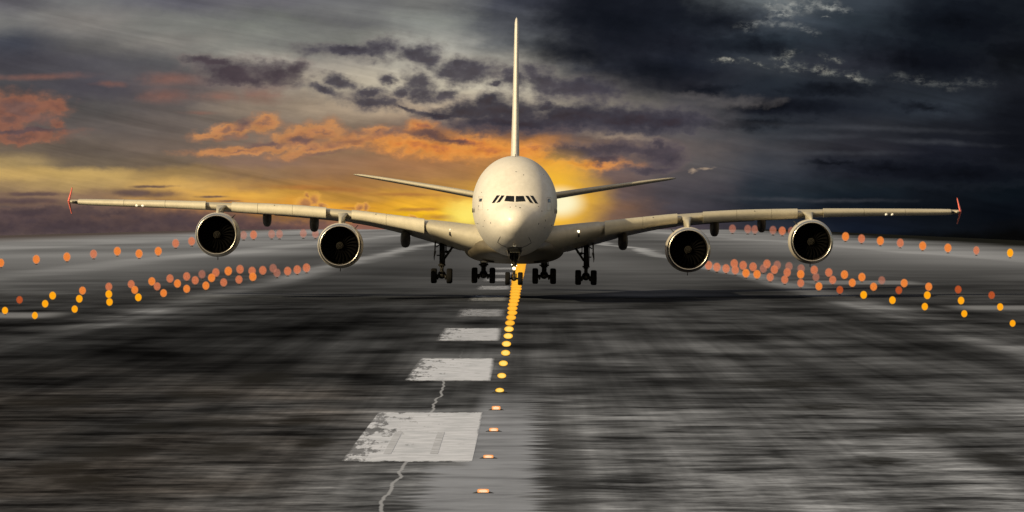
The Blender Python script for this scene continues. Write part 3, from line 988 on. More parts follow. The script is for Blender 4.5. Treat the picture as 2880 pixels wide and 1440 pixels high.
def paint_marking_mat(name, soft):
    """worn white runway paint with frayed edges; uv-free, in the mesh's generated space"""
    m, t, out = new_mat(name)
    tc = t.node('ShaderNodeTexCoord')
    g = t.sep(tc.outputs['Generated'])
    o = t.sep(tc.outputs['Object'])
    fr = t.noise(t.xyz(t.m('MULTIPLY', o[0], 2.0), t.m('MULTIPLY', o[1], 0.22)), 1, 6, 0.68)
    fr2 = t.noise(t.xyz(t.m('MULTIPLY', o[0], 0.9), t.m('MULTIPLY', o[1], 0.5)), 1, 5, 0.7)
    fr = t.m('SUBTRACT', fr, 0.5)
    ex = t.m('MINIMUM', g[0], t.m('SUBTRACT', 1.0, g[0]))
    ey = t.m('MINIMUM', g[1], t.m('SUBTRACT', 1.0, g[1]))
    ex = t.ss(t.m('ADD', ex, t.m('MULTIPLY', fr, 0.04)), 0.0, 0.03 + soft * 1.3)
    ey = t.ss(t.m('ADD', ey, t.m('MULTIPLY', fr, 0.05)), 0.0, 0.02 + soft * 1.6)
    a = t.m('MULTIPLY', ex, ey)
    wear = t.ss(fr2, 0.22 + soft, 0.34 + soft * 2, 0.5, 1.0)
    wear2 = t.ss(t.m('ADD', fr, t.m('MULTIPLY', g[0], 0.42)), -0.03, 0.09, 0.25, 1.0)
    a = t.m('MULTIPLY', t.m('MULTIPLY', a, wear), wear2)
    d = t.node('ShaderNodeBsdfDiffuse')
    n2 = t.noise(tc.outputs['Object'], 0.9, 5, 0.65)
    cc = t.mix(t.ss(n2, 0.3, 0.7), (0.44, 0.485, 0.60), (0.60, 0.65, 0.80))
    t.put(d.inputs[0], cc)
    tr = t.node('ShaderNodeBsdfTransparent')
    mx = t.node('ShaderNodeMixShader')
    t.put(mx.inputs[0], t.m('MULTIPLY', a, 0.95 if soft < 0.05 else 0.8 if soft < 0.08 else 0.5))
    t.l.new(tr.outputs[0], mx.inputs[1]); t.l.new(d.outputs[0], mx.inputs[2])
    t.l.new(mx.outputs[0], out.inputs[0])
    return m

# runway sheet
bm = bmesh.new()
rows = [-60, 0, 60, 110, 150, 200, 260, 330, 420, 540, 700, 900, 1150, 1450, 1800, 2200, 2700, 3200, 3800, YC]
vr = []
for yv in rows:
    x0_, x1_ = XL(yv) - 40, XR(yv) + 45
    xs = [x0_ + (x1_ - x0_) * i / 24 for i in range(25)]
    vr.append([bm.verts.new((x, yv, 0.0)) for x in xs])
for a, b in zip(vr, vr[1:]):
    for i in range(24):
        bm.faces.new((a[i], a[i+1], b[i+1], b[i]))
runway = build('runway', bm, asphalt_mat(), None, smooth=False)
tag(runway, 'dark worn asphalt runway running to the horizon under the airliner', 'runway', kind='structure')

# land around it, falling away on all sides
def land_mat():
    m, t, out = new_mat('dark_grassland')
    tc = t.node('ShaderNodeTexCoord')
    n = t.noise(tc.outputs['Object'], 0.02, 6, 0.65, dim='3D')
    c = t.ramp(n, [(0.3, (0.010, 0.012, 0.009)), (0.7, (0.028, 0.030, 0.022))])
    b = t.node('ShaderNodeBsdfPrincipled')
    t.put(b.inputs['Base Color'], c)
    b.inputs['Roughness'].default_value = 1.0
    b.inputs['Specular IOR Level'].default_value = 0.0
    t.l.new(b.outputs[0], out.inputs[0])
    return m
bm = bmesh.new()
rowsg = [(-30000, -400), (-400, -12), (-60, -0.12)] + [(yv, -0.12) for yv in rows[1:]] + [(4800, -8), (6000, -40), (30000, -620)]
vr = []
for yv, zc in rowsg:
    yc = min(max(yv, -60), YC)
    xl, xr_ = XL(yc) - 42, XR(yc) + 47
    line = [(xl - 30000, zc - 480), (xl - 300, zc - 45), (xl - 40, zc - 6), (xl - 8, zc - 0.8), (xl, zc)]
    line += [(xl + (xr_ - xl) * i / 6, zc) for i in range(1, 6)]
    line += [(xr_, zc), (xr_ + 8, zc - 1.2), (xr_ + 40, zc - 6), (xr_ + 300, zc - 45), (xr_ + 30000, zc - 480)]
    vr.append([bm.verts.new((x, yv, z)) for x, z in line])
for a, b in zip(vr, vr[1:]):
    for i in range(len(a) - 1):
        bm.faces.new((a[i], a[i+1], b[i+1], b[i]))
ground = build('ground', bm, land_mat(), None, smooth=False)
tag(ground, 'dark open land falling away beyond the runway', 'ground', kind='structure')

# centreline dashes: 35 m long, every 68.4 m
k = 0
mats_dash = [paint_marking_mat('centreline_paint', 0.0), paint_marking_mat('centreline_paint_soft', 0.03), paint_marking_mat('centreline_paint_worn', 0.055), paint_marking_mat('centreline_paint_faded', 0.13)]
for k in range(9):
    y0 = 134.8 + 68.3 * k; y1 = y0 + 35.4
    bm = bmesh.new()
    vs = []
    for j in range(9):
        yv = y0 + (y1 - y0) * j / 8
        vs.append([bm.verts.new((xv, yv - (y0 + y1) / 2, 0.006)) for xv in (axis(yv) - 4.02, axis(yv) - 2.2, axis(yv) - 0.45)])
    for a, b in zip(vs, vs[1:]):
        for i in range(2): bm.faces.new((a[i], a[i+1], b[i+1], b[i]))
    o = build('centreline_dash', bm, mats_dash[min(k, 3)], runway, smooth=False)
    o.location = (0, (y0 + y1) / 2, 0)
    if k == 0:
        for xv in (-3.50, -2.19):
            bm = bmesh.new()
            pts = [(-0.11, 139.5 - 152.5), (0.11, 139.5 - 152.5), (0.11, 154.0 - 152.5), (-0.11, 154.0 - 152.5)]
            bm.faces.new([bm.verts.new((p[0] + xv, p[1], 0.011)) for p in pts])
            build('sealed_slot', bm, pbr('slot_sealant', (0.45, 0.49, 0.60), 0.9, spec=0.0, var=0.3, vscale=1.5), o, smooth=False)

# ================================================================== RUNWAY LIGHTS
def lens_mesh(name):
    """thick round lens facing the approach, one metre across"""
    bm = bmesh.new()
    prof = [(-0.10, 0.0), (-0.09, 0.25), (-0.06, 0.40), (0.0, 0.5), (0.06, 0.40), (0.09, 0.25), (0.10, 0.0)]
    n = 32
    rings = [[(max(r, 0.002) * math.cos(a), y_, max(r, 0.002) * math.sin(a)) for a in [2 * math.pi * i / n for i in range(n)]] for y_, r in prof]
    loft(bm, rings, True)
    return bm
def side_light_proto(key):
    bm = lens_mesh('lens')
    me_o = build('lens', bm, EM[key], None)
    me = me_o.data
    bpy.data.objects.remove(me_o)
    return me
LENS = {k: side_light_proto(k) for k in ('bright', 'orange', 'salmon', 'dim', 'red')}
bm = bmesh.new()
rings = [[(r * math.cos(a), r * math.sin(a) * 0.8, z) for a in [2 * math.pi * i / 20 for i in range(20)]] for z, r in ((0.0, 0.20), (0.05, 0.20), (0.06, 0.12), (0.16, 0.10))]
loft(bm, rings, True)
_b = build('lamp_base', bm, 'dark', None)
BASE = _b.data
bpy.data.objects.remove(_b)

ORD = ['nearest', 'second', 'third', 'fourth', 'fifth', 'sixth', 'seventh', 'eighth', 'ninth', 'tenth', 'eleventh', 'twelfth', 'thirteenth', 'fourteenth', 'fifteenth', 'sixteenth', 'seventeenth', 'eighteenth', 'nineteenth', 'twentieth']
TENS = {20: 'twenty', 30: 'thirty', 40: 'forty'}
def ordinal(i):        # 1-based
    if i == 1: return 'first'
    if i <= 20: return ORD[i - 1]
    t_, u = divmod(i, 10)
    if u == 0: return {3: 'thirtieth', 4: 'fortieth', 5: 'fiftieth'}[t_]
    return TENS[t_ * 10] + '-' + ('first' if u == 1 else ORD[u - 1])

def mk(name, me, parent, loc, scale):
    o = bpy.data.objects.new(name, me)
    COL.objects.link(o)
    o.parent = parent
    o.location = loc; o.scale = scale
    return o

def side_light(px, py, w, h, key, label, group):
    x, yv = gpoint(px, py + h * 0.5 + 1.5)
    s = F / yv
    wm, hm = w / s, h / s
    root = empty('runway_light', (x, yv, 0.002))
    w *= 1.0; h *= 1.0; wm, hm = w / s, h / s
    tag(root, label, 'runway light', group)
    mk('lens', LENS[key], root, (0, 0, hm * 0.5 + 1.2 / s), (wm, wm * 0.5, hm))
    mk('lamp_base', BASE, root, (0, wm * 0.12, 0), (wm, wm, hm * 0.6))
    return root

WORD = {'bright': 'bright amber', 'orange': 'orange', 'salmon': 'salmon pink', 'dim': 'faint brownish', 'red': 'dim red'}
LE = [(3, 739, 'orange'), (102, 729, 'orange'), (188, 722, 'orange'), (263, 714, 'salmon'), (330, 706, 'orange'), (391, 713, 'orange'), (445, 706, 'orange'),
      (494, 684, 'salmon'), (539, 678, 'salmon'), (685, 661, 'dim'), (713, 660, 'salmon'), (764, 658, 'dim'), (786, 658, 'dim'), (853, 656, 'dim'), (887, 657, 'dim')]
RE = [(2841, 711, 'bright'), (2746, 704, 'salmon'), (2666, 697, 'orange'), (2595, 691, 'orange'), (2532, 683, 'salmon'), (2476, 677, 'orange'), (2423, 671, 'salmon'),
      (2378, 665, 'orange'), (2226, 650, 'dim'), (2200, 649, 'salmon'), (2174, 647, 'dim'), (2123, 645, 'dim'), (2103, 644, 'dim'), (2060, 643, 'dim')]
LT = [(55, 843, 'red'), (148, 831, 'bright'), (127, 854, 'bright'), (14, 873, 'bright'), (98, 887, 'bright'), (232, 817, 'orange'), (223, 840, 'bright'), (210, 869, 'bright'),
      (306, 806, 'salmon'), (306, 827, 'bright'), (308, 849, 'bright'), (369, 799, 'salmon'), (379, 815, 'orange'), (389, 836, 'bright'), (427, 791, 'orange'), (442, 805, 'salmon'),
      (460, 824, 'orange'), (478, 783, 'salmon'), (499, 797, 'orange'), (525, 812, 'orange'), (525, 777, 'salmon'), (549, 788, 'salmon'), (579, 803, 'orange'), (568, 771, 'dim'),
      (595, 781, 'orange'), (629, 794, 'salmon'), (607, 766, 'salmon'), (642, 762, 'orange'), (672, 786, 'salmon'), (675, 757, 'salmon'), (709, 762, 'salmon'), (711, 778, 'orange'),
      (739, 760, 'salmon'), (768, 754, 'dim'), (779, 767, 'dim'), (809, 762, 'salmon'), (836, 758, 'salmon'), (862, 753, 'salmon')]
RT = [(1993, 746, 'salmon'), (2016, 751, 'salmon'), (2042, 755, 'salmon'), (2065, 741, 'salmon'), (2068, 759, 'salmon'), (2090, 746, 'salmon'), (2098, 768, 'orange'), (2118, 750, 'salmon'),
      (2129, 771, 'orange'), (2147, 755, 'dim'), (2157, 742, 'salmon'), (2166, 779, 'salmon'), (2178, 758, 'salmon'), (2186, 745, 'dim'), (2207, 786, 'salmon'), (2214, 766, 'salmon'),
      (2219, 749, 'dim'), (2252, 796, 'salmon'), (2252, 771, 'orange'), (2253, 755, 'dim'), (2290, 759, 'salmon'), (2303, 805, 'orange'), (2295, 779, 'dim'), (2331, 766, 'salmon'),
      (2342, 787, 'salmon'), (2362, 815, 'red'), (2375, 772, 'orange'), (2397, 795, 'orange'), (2429, 829, 'bright'), (2424, 779, 'orange'), (2457, 806, 'orange'), (2480, 788, 'dim'),
      (2510, 844, 'bright'), (2528, 816, 'red'), (2543, 796, 'orange'), (2601, 862, 'bright'), (2608, 830, 'bright'), (2612, 806, 'orange'), (2695, 814, 'red'), (2703, 845, 'bright'),
      (2712, 882, 'bright'), (2789, 830, 'red'), (2813, 863, 'bright'), (2848, 909, 'bright')]
for rows_, side, what, grp in ((LE, 'left', 'edge', 'runway edge lights of the far left row'), (RE, 'right', 'edge', 'runway edge lights of the far right row'),
                               (LT, 'left', 'field', 'touchdown zone lights on the left'), (RT, 'right', 'field', 'touchdown zone lights on the right')):
    outer = sorted(rows_, key=lambda r: r[0] if side == 'left' else -r[0])
    cnt = {}
    for (px, py, key) in outer:
        cnt[key] = cnt.get(key, 0) + 1
        d = (py - 640) / 260.0
        if what == 'edge':
            w, h = 23, 28
            if px > 2700 or px < 60: w, h = 20, 27
            lab = f'{WORD[key]} edge light, {ordinal(cnt[key])} such from the {side} frame edge in its row'
        else:
            w = 24.5 - 6.0 * max(0, min(1, (py - 750) / 150.0)); h = w * 1.17
            lab = f'{WORD[key]} light in the lower {side} cluster, {ordinal(cnt[key])} such from the {side} frame edge'
        side_light(px, py, w, h, key, lab, grp)

# centreline lights, one every 17.5 m
def centre_lens(key):
    bm = bmesh.new()
    ellipsoid(bm, (0, 0, 0), (0.5, 0.5, 0.5), 24, 16)
    o = build('lens', bm, EM[key], None)
    me = o.data; bpy.data.objects.remove(o)
    return me
def centre_box(key):
    bm = bmesh.new()
    box(bm, (0, 0, 0), (1, 1, 1), 0.22)
    o = build('lens', bm, EM[key], None)
    me = o.data; bpy.data.objects.remove(o)
    return me
CL = {'near': centre_box('near'), 'yellow': centre_lens('yellow'), 'amber': centre_lens('amber')}
bm = bmesh.new()
rings = []
for (z, hw) in ((0.0, 1.0), (0.35, 0.86), (1.0, 0.55)):
    rings.append([(hw * math.cos(a), 0.6 * hw * math.sin(a), z) for a in [2 * math.pi * i / 20 for i in range(20)]])
loft(bm, rings, True)
_b = build('lamp_base', bm, 'dark', None); CBASE = _b.data; bpy.data.objects.remove(_b)
SZ = [(100, 34, 12), (122, 32, 12), (140, 27, 10), (153, 25, 10.5), (170, 24, 12), (188, 24, 13.5), (205, 24.5, 15), (240, 25, 16), (290, 26, 16), (400, 29, 13), (520, 32, 11), (760, 36, 9), (1000, 36, 8)]  # widths grow with distance: blur of far lights put into the shape
for k in range(46):
    yv = 119.4 + 17.55 * k
    w, h = pchip(SZ, yv)
    s = F / yv
    wm, hm = w / s, h / s
    x = axis(yv)
    jx = random.uniform(-0.03, 0.03)
    root = empty('centreline_light', (x + jx, yv, 0.0))
    key = 'near' if yv < 185 else 'yellow' if yv < 300 else 'amber'
    tag(root, f'{"warm white flush" if key == "near" else "yellow" if key == "yellow" else "amber"} centreline light, {ordinal(k + 1)} of the line from the bottom', 'runway light', 'centreline lights down the middle of the runway')
    bz = hm * 0.5
    mk('lens', CL[key], root, (0, 0, bz + 0.004), (wm, wm * (0.5 if key == 'near' else 0.7), hm * (0.9 if key == 'near' else 1.0)))
    mk('lamp_base', CBASE, root, (0, wm * 0.15, 0.001), (wm * (0.95 if k < 5 else 0.5), wm * (0.8 if k < 5 else 0.45), hm * (0.40 if k < 5 else 0.2)))

# ================================================================== SKY
def srgb_row(vals): return [rgb(*v) for v in vals]
GX = [240 * i for i in range(13)]
GRID = {
 0:   [(92,90,95),(112,112,112),(96,95,104),(108,106,112),(110,110,112),(112,112,110),(66,68,78),(22,24,32),(18,21,28),(110,116,118),(56,63,71),(20,25,32),(16,20,26)],
 60:  [(115,114,112),(126,122,118),(118,118,114),(118,120,114),(112,112,110),(138,140,134),(82,84,90),(25,28,36),(24,28,36),(75,82,90),(46,54,62),(18,24,30),(14,18,22)],
 120: [(66,70,80),(104,102,100),(132,128,122),(128,128,122),(120,120,114),(176,174,164),(100,102,104),(30,32,40),(26,28,36),(45,54,62),(38,44,52),(14,20,26),(16,18,24)],
 180: [(68,66,72),(84,82,86),(104,103,102),(172,166,154),(160,152,140),(190,184,168),(150,146,136),(52,54,62),(28,32,42),(54,58,64),(44,46,54),(12,14,20),(16,18,22)],
 240: [(76,74,76),(76,72,78),(98,88,86),(140,124,112),(196,184,162),(204,194,172),(196,188,168),(90,88,88),(40,40,46),(36,42,50),(38,42,48),(34,38,44),(26,28,34)],
 300: [(84,80,78),(88,84,82),(98,90,86),(140,124,108),(180,160,136),(204,180,150),(208,194,168),(140,132,118),(84,82,84),(28,30,38),(30,34,42),(48,54,62),(20,22,28)],
 360: [(92,86,84),(96,88,84),(104,94,88),(124,110,98),(132,114,98),(130,108,96),(110,84,74),(92,82,80),(80,78,80),(52,56,62),(44,46,52),(28,30,36),(18,20,26)],
 420: [(110,96,82),(104,92,82),(108,94,84),(126,106,92),(140,110,84),(160,114,76),(220,146,66),(130,104,88),(96,88,86),(64,64,68),(40,40,46),(26,28,36),(16,18,24)],
 460: [(168,142,96),(112,98,82),(114,98,82),(128,102,86),(140,106,80),(160,114,76),(176,124,72),(122,100,92),(92,87,87),(62,64,70),(34,36,44),(18,20,28),(16,18,24)],
 490: [(196,162,100),(200,166,102),(160,130,84),(140,110,80),(142,106,76),(160,116,74),(186,132,68),(116,95,89),(86,81,83),(54,58,66),(24,26,34),(14,16,22),(14,18,24)],
 520: [(150,124,88),(176,146,96),(204,162,92),(170,128,76),(164,118,68),(176,128,70),(208,154,64),(108,89,85),(80,75,79),(44,50,58),(26,32,38),(16,20,26),(12,18,24)],
 550: [(118,98,86),(140,112,88),(208,160,84),(214,160,70),(190,138,62),(198,144,62),(216,164,66),(106,87,83),(72,68,73),(38,46,54),(24,32,40),(16,20,26),(12,18,24)],
 580: [(98,82,78),(104,84,76),(160,116,78),(204,142,66),(228,160,52),(238,176,54),(255,220,100),(128,96,76),(70,66,72),(34,40,48),(20,26,34),(14,18,24),(10,14,20)],
 610: [(82,68,70),(86,70,68),(96,74,70),(110,80,68),(200,140,50),(248,190,30),(255,225,80),(120,92,74),(66,60,66),(32,38,46),(20,24,34),(14,18,24),(10,14,20)],
 640: [(78,67,68),(82,68,66),(92,74,70),(130,92,82),(150,100,84),(150,100,80),(150,110,80),(110,90,85),(70,62,68),(40,44,54),(20,26,38),(14,18,24),(12,14,18)],
 670: [(84,76,76),(88,78,76),(100,86,84),(120,104,100),(130,115,110),(130,115,110),(130,110,95),(100,88,85),(64,60,66),(30,34,42),(14,18,26),(8,9,10),(7,7,7)],
}

def make_world():
    w = bpy.data.worlds.new('World')
    scn.world = w
    w.use_nodes = True
    t = NT(w.node_tree)
    for nd in list(t.n): t.n.remove(nd)
    out = t.node('ShaderNodeOutputWorld')
    tc = t.node('ShaderNodeTexCoord')
    D = t.v('NORMALIZE', tc.outputs['Generated'])
    d = t.sep(D)
    dy = t.m('MAXIMUM', d[1], 0.05)
    # bearing and height of the direction, in hundredths of a unit that is about 0.4 degrees
    PX = t.m('MULTIPLY_ADD', t.m('DIVIDE', d[0], dy), F / 100.0, 14.40)
    PY = t.m('MULTIPLY_ADD', t.m('DIVIDE', d[2], dy), -F / 100.0, YH / 100.0)
    P = t.xyz(PX, PY, 0)
    # turbulence
    n1 = t.noise(t.v('MULTIPLY', P, (0.55, 1.1, 0)), 1, 5, 0.58, col=True)
    n2 = t.noise(t.v('MULTIPLY_ADD', P, (2.6, 3.8, 0), (7.3, 2.1, 0)), 1, 5, 0.62, col=True)
    c1 = t.v('SUBTRACT', n1, (0.5, 0.5, 0.5)); c2 = t.v('SUBTRACT', n2, (0.5, 0.5, 0.5))
    Wb = t.v('ADD', P, t.v('MULTIPLY', c1, (1.9, 0.5, 0)))                        # base warp, mostly sideways
    W = t.v('ADD', t.v('ADD', P, t.v('MULTIPLY', c1, (0.75, 0.42, 0))), t.v('MULTIPLY', c2, (0.34, 0.26, 0)))
    wb = t.sep(Wb)
    gx = t.m('DIVIDE', wb[0], 28.8, clamp=True)
    gy = wb[1]
    rows = sorted(GRID)
    col = None
    for i, r in enumerate(rows):
        rc = t.ramp(gx, [(x / 2880.0, rgb(*c)) for x, c in zip(GX, GRID[r])], 'B_SPLINE' if False else 'EASE')
        if col is None: col = rc
        else: col = t.mix(t.ss(gy, rows[i-1] / 100.0, r / 100.0), col, rc)
    # high streaky cirrus modulation; slanting down to the right
    # (fed from P, not W: the shader then needs fewer values alive at once)
    stv = t.xyz(t.m('MULTIPLY_ADD', PY, -0.5, t.m('MULTIPLY', PX, 0.22)), t.m('MULTIPLY_ADD', PX, -0.26, t.m('MULTIPLY', PY, 1.6)))
    st = t.noise(stv, 1, 7, 0.6, dist=0.6)
    stf = t.ramp(st, [(0.3, (0.83, 0.83, 0.83)), (0.7, (1.17, 1.17, 1.17))])
    col = t.mix(1.0, col, stf, 'MULTIPLY')     # colour sockets only: keeps the shader's stack short

    tx = t.noise(t.v('MULTIPLY', P, (0.8, 2.0, 0)), 1, 6, 0.56)
    col = t.mix(1.0, col, t.ramp(tx, [(0.3, (0.91, 0.91, 0.92)), (0.7, (1.09, 1.09, 1.08))]), 'MULTIPLY')

    def blobs(coord, lst):
        dm = None
        for b in lst:
            cx, cy, rx, ry = [v / 100.0 for v in b[:4]]
            ro = b[4] if len(b) > 4 else 0
            if ro == 0:
                ln = t.v('LENGTH', t.v('MULTIPLY_ADD', coord, (1 / rx, 1 / ry, 0), (-cx / rx, -cy / ry, 0)))
            else:
                ca, sa = math.cos(R(ro)), math.sin(R(ro))
                u = t.m('ADD', t.v('DOT_PRODUCT', coord, (ca / rx, sa / rx, 0)), -(cx * ca + cy * sa) / rx)
                q = t.m('ADD', t.v('DOT_PRODUCT', coord, (-sa / ry, ca / ry, 0)), -(-cx * sa + cy * ca) / ry)
                ln = t.m('SQRT', t.m('MULTIPLY_ADD', u, u, t.m('MULTIPLY', q, q)))
            if dm is None: dm = ln
            else:
                nd = t.node('ShaderNodeMath', operation='SMOOTH_MIN')
                t.put(nd.inputs[0], dm); t.put(nd.inputs[1], ln); nd.inputs[2].default_value = 0.25
                dm = nd.outputs[0]
        return t.m('SUBTRACT', 1.0, dm)

    Ws = t.v('ADD', P, t.v('ADD', t.v('MULTIPLY', c1, (1.2, 0.10, 0)), t.v('MULTIPLY', c2, (0.5, 0.05, 0))))   # for flat streaks
    fb = t.noise(t.v('MULTIPLY', P, (1.15, 1.9, 0)), 1, 7, 0.54)       # billow
    fbs = t.m('SUBTRACT', fb, 0.5)
    ff = t.noise(t.v('MULTIPLY_ADD', P, (4.2, 6.0, 0), (3, 9, 0)), 1, 5, 0.58)
    # rounded puffs: cell noise gives the cauliflower outline of cumulus
    def puffs(sx, sy, ox):
        nd = t.node('ShaderNodeTexVoronoi', feature='SMOOTH_F1', voronoi_dimensions='2D')
        nd.normalize = True
        t.put(nd.inputs['Vector'], t.v('MULTIPLY_ADD', t.v('ADD', P, t.v('MULTIPLY', c2, (0.22, 0.16, 0))), (sx, sy, 0), (ox, 1.7, 0)))
        nd.inputs['Scale'].default_value = 1.0
        nd.inputs['Detail'].default_value = 2.0
        nd.inputs['Roughness'].default_value = 0.5
        nd.inputs['Smoothness'].default_value = 0.35
        return t.m('SUBTRACT', 0.36, nd.outputs['Distance'])
    pf_ = puffs(2.4, 4.0, 3.3)
    ffs = t.m('ADD', t.m('MULTIPLY', t.m('SUBTRACT', ff, 0.5), 0.5), t.m('MULTIPLY', pf_, 1.1))

    fbu = t.noise(t.v('MULTIPLY_ADD', P, (1.15, 1.9, 0), (0.06, 0.24, 0)), 1, 7, 0.54)
    emb = t.ramp(t.m('ADD', t.m('SUBTRACT', fb, fbu), 0.5), [(0.32, (0.84, 0.84, 0.86)), (0.5, (1, 1, 1)), (0.68, (1.14, 1.13, 1.11))])

    flk = t.ss(t.noise(t.v('MULTIPLY_ADD', P, (3.4, 6.5, 0), (13, 4, 0)), 1, 7, 0.66), 0.36, 0.66)
    def layer(col, lst, amp, lo, hi, cols, opac=1.0, famp=0.5, coord=None, soft=0.0, fleck=False):
        dn = blobs(coord if coord is not None else W, lst)
        dd = t.m('ADD', dn, t.m('ADD', t.m('MULTIPLY', fbs, amp * 1.0), t.m('MULTIPLY', ffs, famp * 1.0)))
        al = t.ss(dd, lo - 0.42 - soft, hi + 0.20 + soft)
        if fleck: al = t.m('MULTIPLY', al, flk)
        if opac < 1: al = t.m('MULTIPLY', al, opac)
        cc = t.ramp(dd, cols) if isinstance(cols, list) else cols
        cc = t.mix(1.0, cc, emb, 'MULTIPLY')
        return t.mix(al, col, cc), dd

    # broad soft shade banks
    col, _ = layer(col, [(420, 190, 420, 46, 7), (120, 150, 260, 44, 4), (300, 260, 300, 36, 3), (620, 200, 200, 44, 4)], 0.8, 0.0, 0.9, rgb(72, 70, 77), 0.62, 0.3, soft=0.45)
    col, _ = layer(col, [(1000, 60, 200, 20, 8), (820, 30, 200, 18, 8), (980, 150, 180, 26, 4), (640, 40, 200, 18, 9)], 0.9, 0.0, 0.9, rgb(98, 97, 100), 0.55, 0.4, soft=0.35)
    def big_(l, k): return [(b[0], b[1], b[2] * k, b[3] * k, *b[4:]) for b in l]
    # soft reddish streaks and patches far left
    col, _ = layer(col, [(100, 215, 130, 9, -2), (470, 222, 80, 18), (470, 270, 60, 20), (610, 272, 55, 14), (740, 268, 60, 22), (565, 317, 45, 6), (300, 235, 40, 8)],
                   0.8, 0.0, 0.9, rgb(142, 98, 84), 0.6, coord=Ws, soft=0.2)
    # low flat banks near the left horizon
    col, _ = layer(col, [(385, 543, 150, 15, 2), (100, 545, 120, 9), (60, 565, 190, 14), (590, 553, 60, 4), (640, 566, 45, 3), (430, 525, 70, 5)],
                   0.7, 0.0, 0.7, [(0.0, rgb(140, 110, 84)), (0.5, rgb(98, 78, 74)), (1.0, rgb(86, 70, 72))], 0.9, 0.25, coord=Ws)
    col, _ = layer(col, [(150, 640, 520, 46), (520, 630, 300, 40, 3), (300, 598, 180, 18), (80, 600, 150, 20), (760, 640, 220, 26)],
                   1.1, -0.1, 0.7, [(0.0, rgb(122, 92, 80)), (0.35, rgb(92, 74, 72)), (0.8, rgb(78, 64, 66)), (1.0, rgb(72, 60, 64))], 0.8, 0.9)
    # streaks inside the golden band
    col, _ = layer(col, [(1180, 590, 70, 5, -1), (1260, 610, 60, 9), (1000, 585, 50, 4), (900, 530, 160, 8, 2), (1130, 548, 120, 6, 1)],
                   0.7, 0.0, 0.7, rgb(170, 112, 60), 0.75, 0.2, coord=Ws)
    # orange-lit cumulus
    OR = [(0.0, rgb(176, 124, 88)), (0.3, rgb(204, 140, 84)), (0.7, rgb(186, 126, 82)), (1.0, rgb(144, 104, 84))]
    col, _ = layer(col, [(45, 310, 120, 45), (150, 300, 40, 26), (160, 345, 26, 18), (60, 385, 140, 20, -4), (20, 335, 80, 40)],
                   0.9, 0.0, 0.35, [(0.0, rgb(130, 94, 80)), (0.3, rgb(154, 100, 77)), (0.7, rgb(138, 92, 76)), (1.0, rgb(116, 84, 76))], 0.9, 0.75, soft=0.18)
    col, _ = layer(col, [(60, 368, 120, 9, -2)], 0.5, 0.0, 0.5, rgb(96, 78, 80), 0.9, 0.3)
    col, _ = layer(col, [(640, 372, 85, 18, -8), (740, 350, 46, 24, -18), (600, 378, 50, 12), (690, 425, 150, 14, -3), (840, 385, 90, 34, -12), (900, 370, 70, 22),
                         (1010, 390, 110, 26), (880, 420, 110, 16, -12), (1060, 370, 40, 16), (1130, 400, 80, 24)],
                   1.0, 0.0, 0.32, OR, 0.9, 0.75, soft=0.16)
    col, _ = layer(col, [(690, 352, 34, 12, -12), (850, 392, 60, 10, -8), (1090, 385, 46, 16), (760, 408, 60, 7)], 0.8, 0.0, 0.6, rgb(108, 86, 86), 0.8, 0.9, soft=0.2)
    col, _ = layer(col, [(20, 300, 60, 14), (110, 335, 60, 14), (650, 385, 60, 7, -6), (980, 398, 90, 8, -6), (900, 432, 70, 6, -8), (1010, 372, 40, 8)], 1.2, 0.0, 0.6, rgb(118, 90, 84), 0.6, 1.2, soft=0.2)
    OR2 = [(0.0, rgb(222, 144, 74)), (0.3, rgb(238, 156, 72)), (0.7, rgb(220, 136, 64)), (1.0, rgb(190, 114, 68))]
    col, _ = layer(col, [(1200, 412, 170, 24, 4), (1380, 425, 110, 26), (1180, 358, 36, 22), (1520, 445, 110, 34, 14), (1640, 462, 120, 14), (1330, 395, 120, 18, 10), (1500, 420, 60, 26)],
                   0.9, 0.0, 0.45, OR2, 0.9, 0.8, soft=0.2)
    # cream gaps
    col, _ = layer(col, [(1750, 380, 110, 12, 4), (1620, 415, 16, 4), (1985, 476, 24, 5), (1945, 480, 12, 6)], 0.8, 0.0, 0.8, rgb(172, 150, 128), 0.75, 0.5)
    # purple-grey cumulus
    PG = [(0.0, rgb(106, 99, 98)), (0.22, rgb(88, 82, 87)), (0.55, rgb(72, 68, 77)), (1.0, rgb(64, 59, 67))]
    col, _ = layer(col, [(650, 205, 120, 34, 6), (770, 205, 110, 38), (840, 190, 50, 28), (600, 175, 90, 18, 10), (700, 225, 130, 22)],
                   1.0, 0.0, 0.45, [(0.0, rgb(122, 108, 104)), (0.3, rgb(86, 76, 80)), (0.7, rgb(74, 64, 70)), (1.0, rgb(70, 60, 66))], 0.95, 0.6, soft=0.2)
    col, _ = layer(col, big_([(1070, 140, 50, 26), (985, 140, 110, 14, 3), (1160, 150, 40, 20), (1200, 165, 50, 34, 35), (1265, 205, 60, 26, 20), (1320, 205, 60, 28), (1290, 185, 28, 20),
                         (1170, 240, 36, 34, -20), (1130, 262, 26, 16), (1185, 265, 46, 18), (1060, 283, 95, 18, 4), (960, 232, 38, 16, 20), (915, 255, 34, 12, 14), (1030, 262, 46, 12), (1250, 262, 22, 14), (1140, 300, 60, 8, 14), (1090, 225, 20, 10)], 1.32),
                   1.15, 0.0, 0.42, PG, 0.95, 0.75, soft=0.18)
    col, _ = layer(col, big_([(1430, 225, 46, 22), (1520, 228, 60, 30, 12), (1500, 220, 40, 22), (1640, 250, 100, 28, 4), (1580, 250, 60, 20), (1390, 236, 20, 10)], 1.25),
                   1.05, 0.0, 0.42, PG, 0.95, 0.7, soft=0.18)
